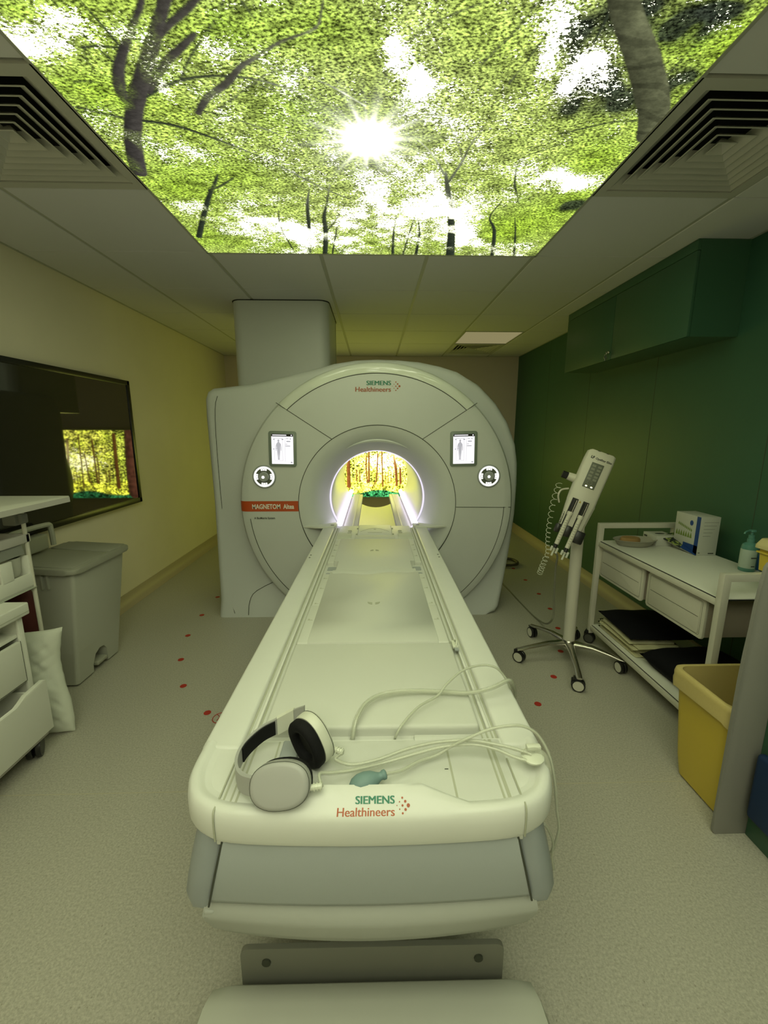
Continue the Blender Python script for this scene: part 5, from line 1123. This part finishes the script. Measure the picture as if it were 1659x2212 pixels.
hose('air_hose', 'thick clear hose rising from the table pocket and curling over the right edge', [(-0.056,0.894,0.69),(-0.052,0.871,0.735),(-0.044,0.892,0.765),(-0.022,0.945,0.77),(0.02,0.984,0.768),(0.088,1.001,0.765),(0.175,1.001,0.762),(0.249,0.993,0.762),(0.312,1.0,0.77),(0.368,1.027,0.775),(0.394,1.058,0.74),(0.428,1.13,0.66),(0.465,1.238,0.55)], .0062)
hose('air_hose', 'thin clear hose from the red connector looping back over the right side of the table', [(0.046,0.889,0.7),(0.051,0.868,0.74),(0.07,0.884,0.76),(0.111,0.929,0.77),(0.164,0.969,0.772),(0.192,0.992,0.79),(0.243,1.031,0.805),(0.298,1.047,0.81),(0.336,1.043,0.805),(0.364,1.045,0.775),(0.382,1.047,0.74),(0.417,1.122,0.65)], .0036)
b = B(); p = [(0.045,0.892,0.69),(0.046,0.891,0.705)]; tag(b.cyl(p[0], p[1], .0075, seg=14).make('red_connector', RED), 'small red connector plugged into the pocket at the near end of the table', 'connector')
# rubber squeeze bulb
t = thing('squeeze_bulb', 'grey-blue rubber squeeze bulb behind the maker name on the table', 'squeeze bulb', (-.04, .72, .735))
c0 = (-0.009,0.72,0.752); c1 = (0.023,0.73,0.758)
c0 = Vector(c0); c1 = Vector(c1); d = (c1-c0).normalized(); c0 = c0+Vector((-.005, .004, 0))
prof = [(-.040, .001), (-.038, .008), (-.030, .0165), (-.018, .0205), (-.004, .0205), (.010, .0170), (.020, .0110), (.026, .0080), (.030, .0078), (.032, .0095), (.038, .0095), (.040, .006)]
off = -Vector((-.04, .72, .735)); P_ = [c0+off+d*(a) for a, r in prof]; up = Vector((0, 0, 1)); N = d.cross(up).normalized(); U = N.cross(d)
rings = [[P_[i]+(N*math.cos(a)+U*math.sin(a))*r for a in [2*math.pi*k/20 for k in range(20)]] for i, (q, r) in enumerate(prof)]
B().loft(rings).make('bulb', TEAL, t, 70)
e0 = tuple(c0+d*.038)
hose('bulb_tube', 'clear tube from the squeeze bulb running over the right edge down to the floor side', [e0]+[(0.057,0.751,0.752),(0.095,0.778,0.748),(0.138,0.794,0.75),(0.169,0.8,0.765),(0.204,0.799,0.785),(0.257,0.808,0.8),(0.31,0.812,0.805),(0.341,0.81,0.8),(0.367,0.806,0.78),(0.388,0.793,0.74),(0.401,0.786,0.68),(0.415,0.792,0.6),(0.428,0.8,0.54),(0.428,0.812,0.48),(0.433,0.84,0.42)], .0038)
hose('bulb_tube', 'short clear tube hanging below the right corner of the table front', [(0.355,0.723,0.64),(0.376,0.743,0.6),(0.4,0.767,0.54),(0.41,0.785,0.48),(0.434,0.817,0.4)], .0034)
# white clip gathering the tubes
t = thing('tube_clip', 'round white clip gathering the clear tubes at the right edge of the table', 'clip', (0.341,0.774,0.752))
b = B(); b.lathe([(0, .012), (.018, .012), (.024, .008), (.022, .003), (0, .001)], (0, 0, 0), 'Z', 24); b.make('clip_disc', TUBEW, t)
b = B(); b.tube([(-.022, .004, .012), (-.004, .004, .018), (.012, .006, .016), (.028, .0, .006), (.036, -.006, -.02), (.038, -.01, -.06)], .0055, 8, smooth=4); b.make('clip_arm', TUBEM, t)
b = B(); b.box((-.010, .006, .012), (.022, .020, .024), .004); b.make('clip_lug', TUBEW, t)
# small tube clamp on the table track
cl = (0.271,1.285,0.738)
tt_ = thing('track_clip', 'small clear clip sitting in the right track of the table', 'clip', cl)
b = B(); b.box((-.010, -.022, 0), (.010, .022, .010), .003); b.tube([(0, -.02, .010), (.006, 0, .02), (0, .02, .010)], .003, 6, smooth=3); b.make('clip_body', TUBEW, tt_)
b = B(); b.box((-.006, -.036, 0), (.008, -.022, .006), .001); b.make('clip_foot', GREY, tt_)

# ================================================================ FLOOR STICKERS
dots = [(-1.377,3.149,0.0),(-1.341,2.81,0.0),(-1.246,2.486,0.0),(-1.104,2.2,0.0),(-0.874,1.961,0.0),(-1.386,3.517,0.0)]
dotr = [(0.882,1.987,0.0),(1.075,2.236,0.0),(1.247,2.526,0.0),(1.373,2.855,0.0),(1.458,3.199,0.0),(1.491,3.518,0.0),(1.497,3.874,0.0),(1.494,4.226,0.0)]
wh = {0: 'second', 1: 'third', 2: 'fourth', 3: 'fifth'}
names = ['red dot sticker on the floor left of the scanner foot', 'red dot sticker on the floor left of the table, second from the scanner', 'red dot sticker halfway down the row left of the table', 'red dot sticker left of the table, just beyond the sticker nearest the headphones', 'red dot sticker beside the round no-entry mark on the floor', 'red dot sticker partly hidden by the left foot of the scanner']
namr = ['red dot sticker nearest the table, right of it', 'red dot sticker between the table and the front castor of the injector', 'red dot sticker under the front legs of the injector stand', 'red dot sticker just behind the injector pole foot', 'dark dot sticker on the floor left of the injector cable loop', 'second dot sticker from the back of the row right of the scanner', 'third dot sticker right of the scanner near its rear', 'farthest dot sticker beside the dark hose behind the scanner']
namr[5], namr[6] = 'dot sticker right of the scanner, third from the dark hose', 'dot sticker right of the scanner, next one in front of the dark hose sticker'
def disc(p, r):
    b = B(); b.prism([(p[0]+r*math.cos(a*math.pi/12), p[1]+r*math.sin(a*math.pi/12)) for a in range(24)], .0006, .0016, 'XY'); return b
for p, s_ in zip(dots, names): tag(disc(p, .0185).make('floor_sticker', RED), s_, 'floor sticker', 'red dots round the scanner')
for p, s_ in zip(dotr, namr): tag(disc(p, .0185).make('floor_sticker', RED), s_, 'floor sticker', 'red dots round the scanner')
p = (-0.79,1.919,0.0)
b = B(); b.tube([(p[0]+.040*math.cos(a*.2618), p[1]+.040*math.sin(a*.2618), .0015) for a in range(25)], .0022, 4); b.tube([(p[0]-.028, p[1]+.028, .0015), (p[0]+.028, p[1]-.028, .0015)], .0018, 4)
b.tube([(p[0]-.012, p[1]-.02, .0015), (p[0]-.004, p[1]+.024, .0015), (p[0]+.014, p[1]+.02, .0015)], .0022, 4); b.tube([(p[0]-.006, p[1]+.006, .0015), (p[0]+.010, p[1]+.004, .0015)], .0022, 4)
tag(b.make('floor_mark', RED), 'red outlined round prohibition mark on the floor beside the table', 'floor sticker')
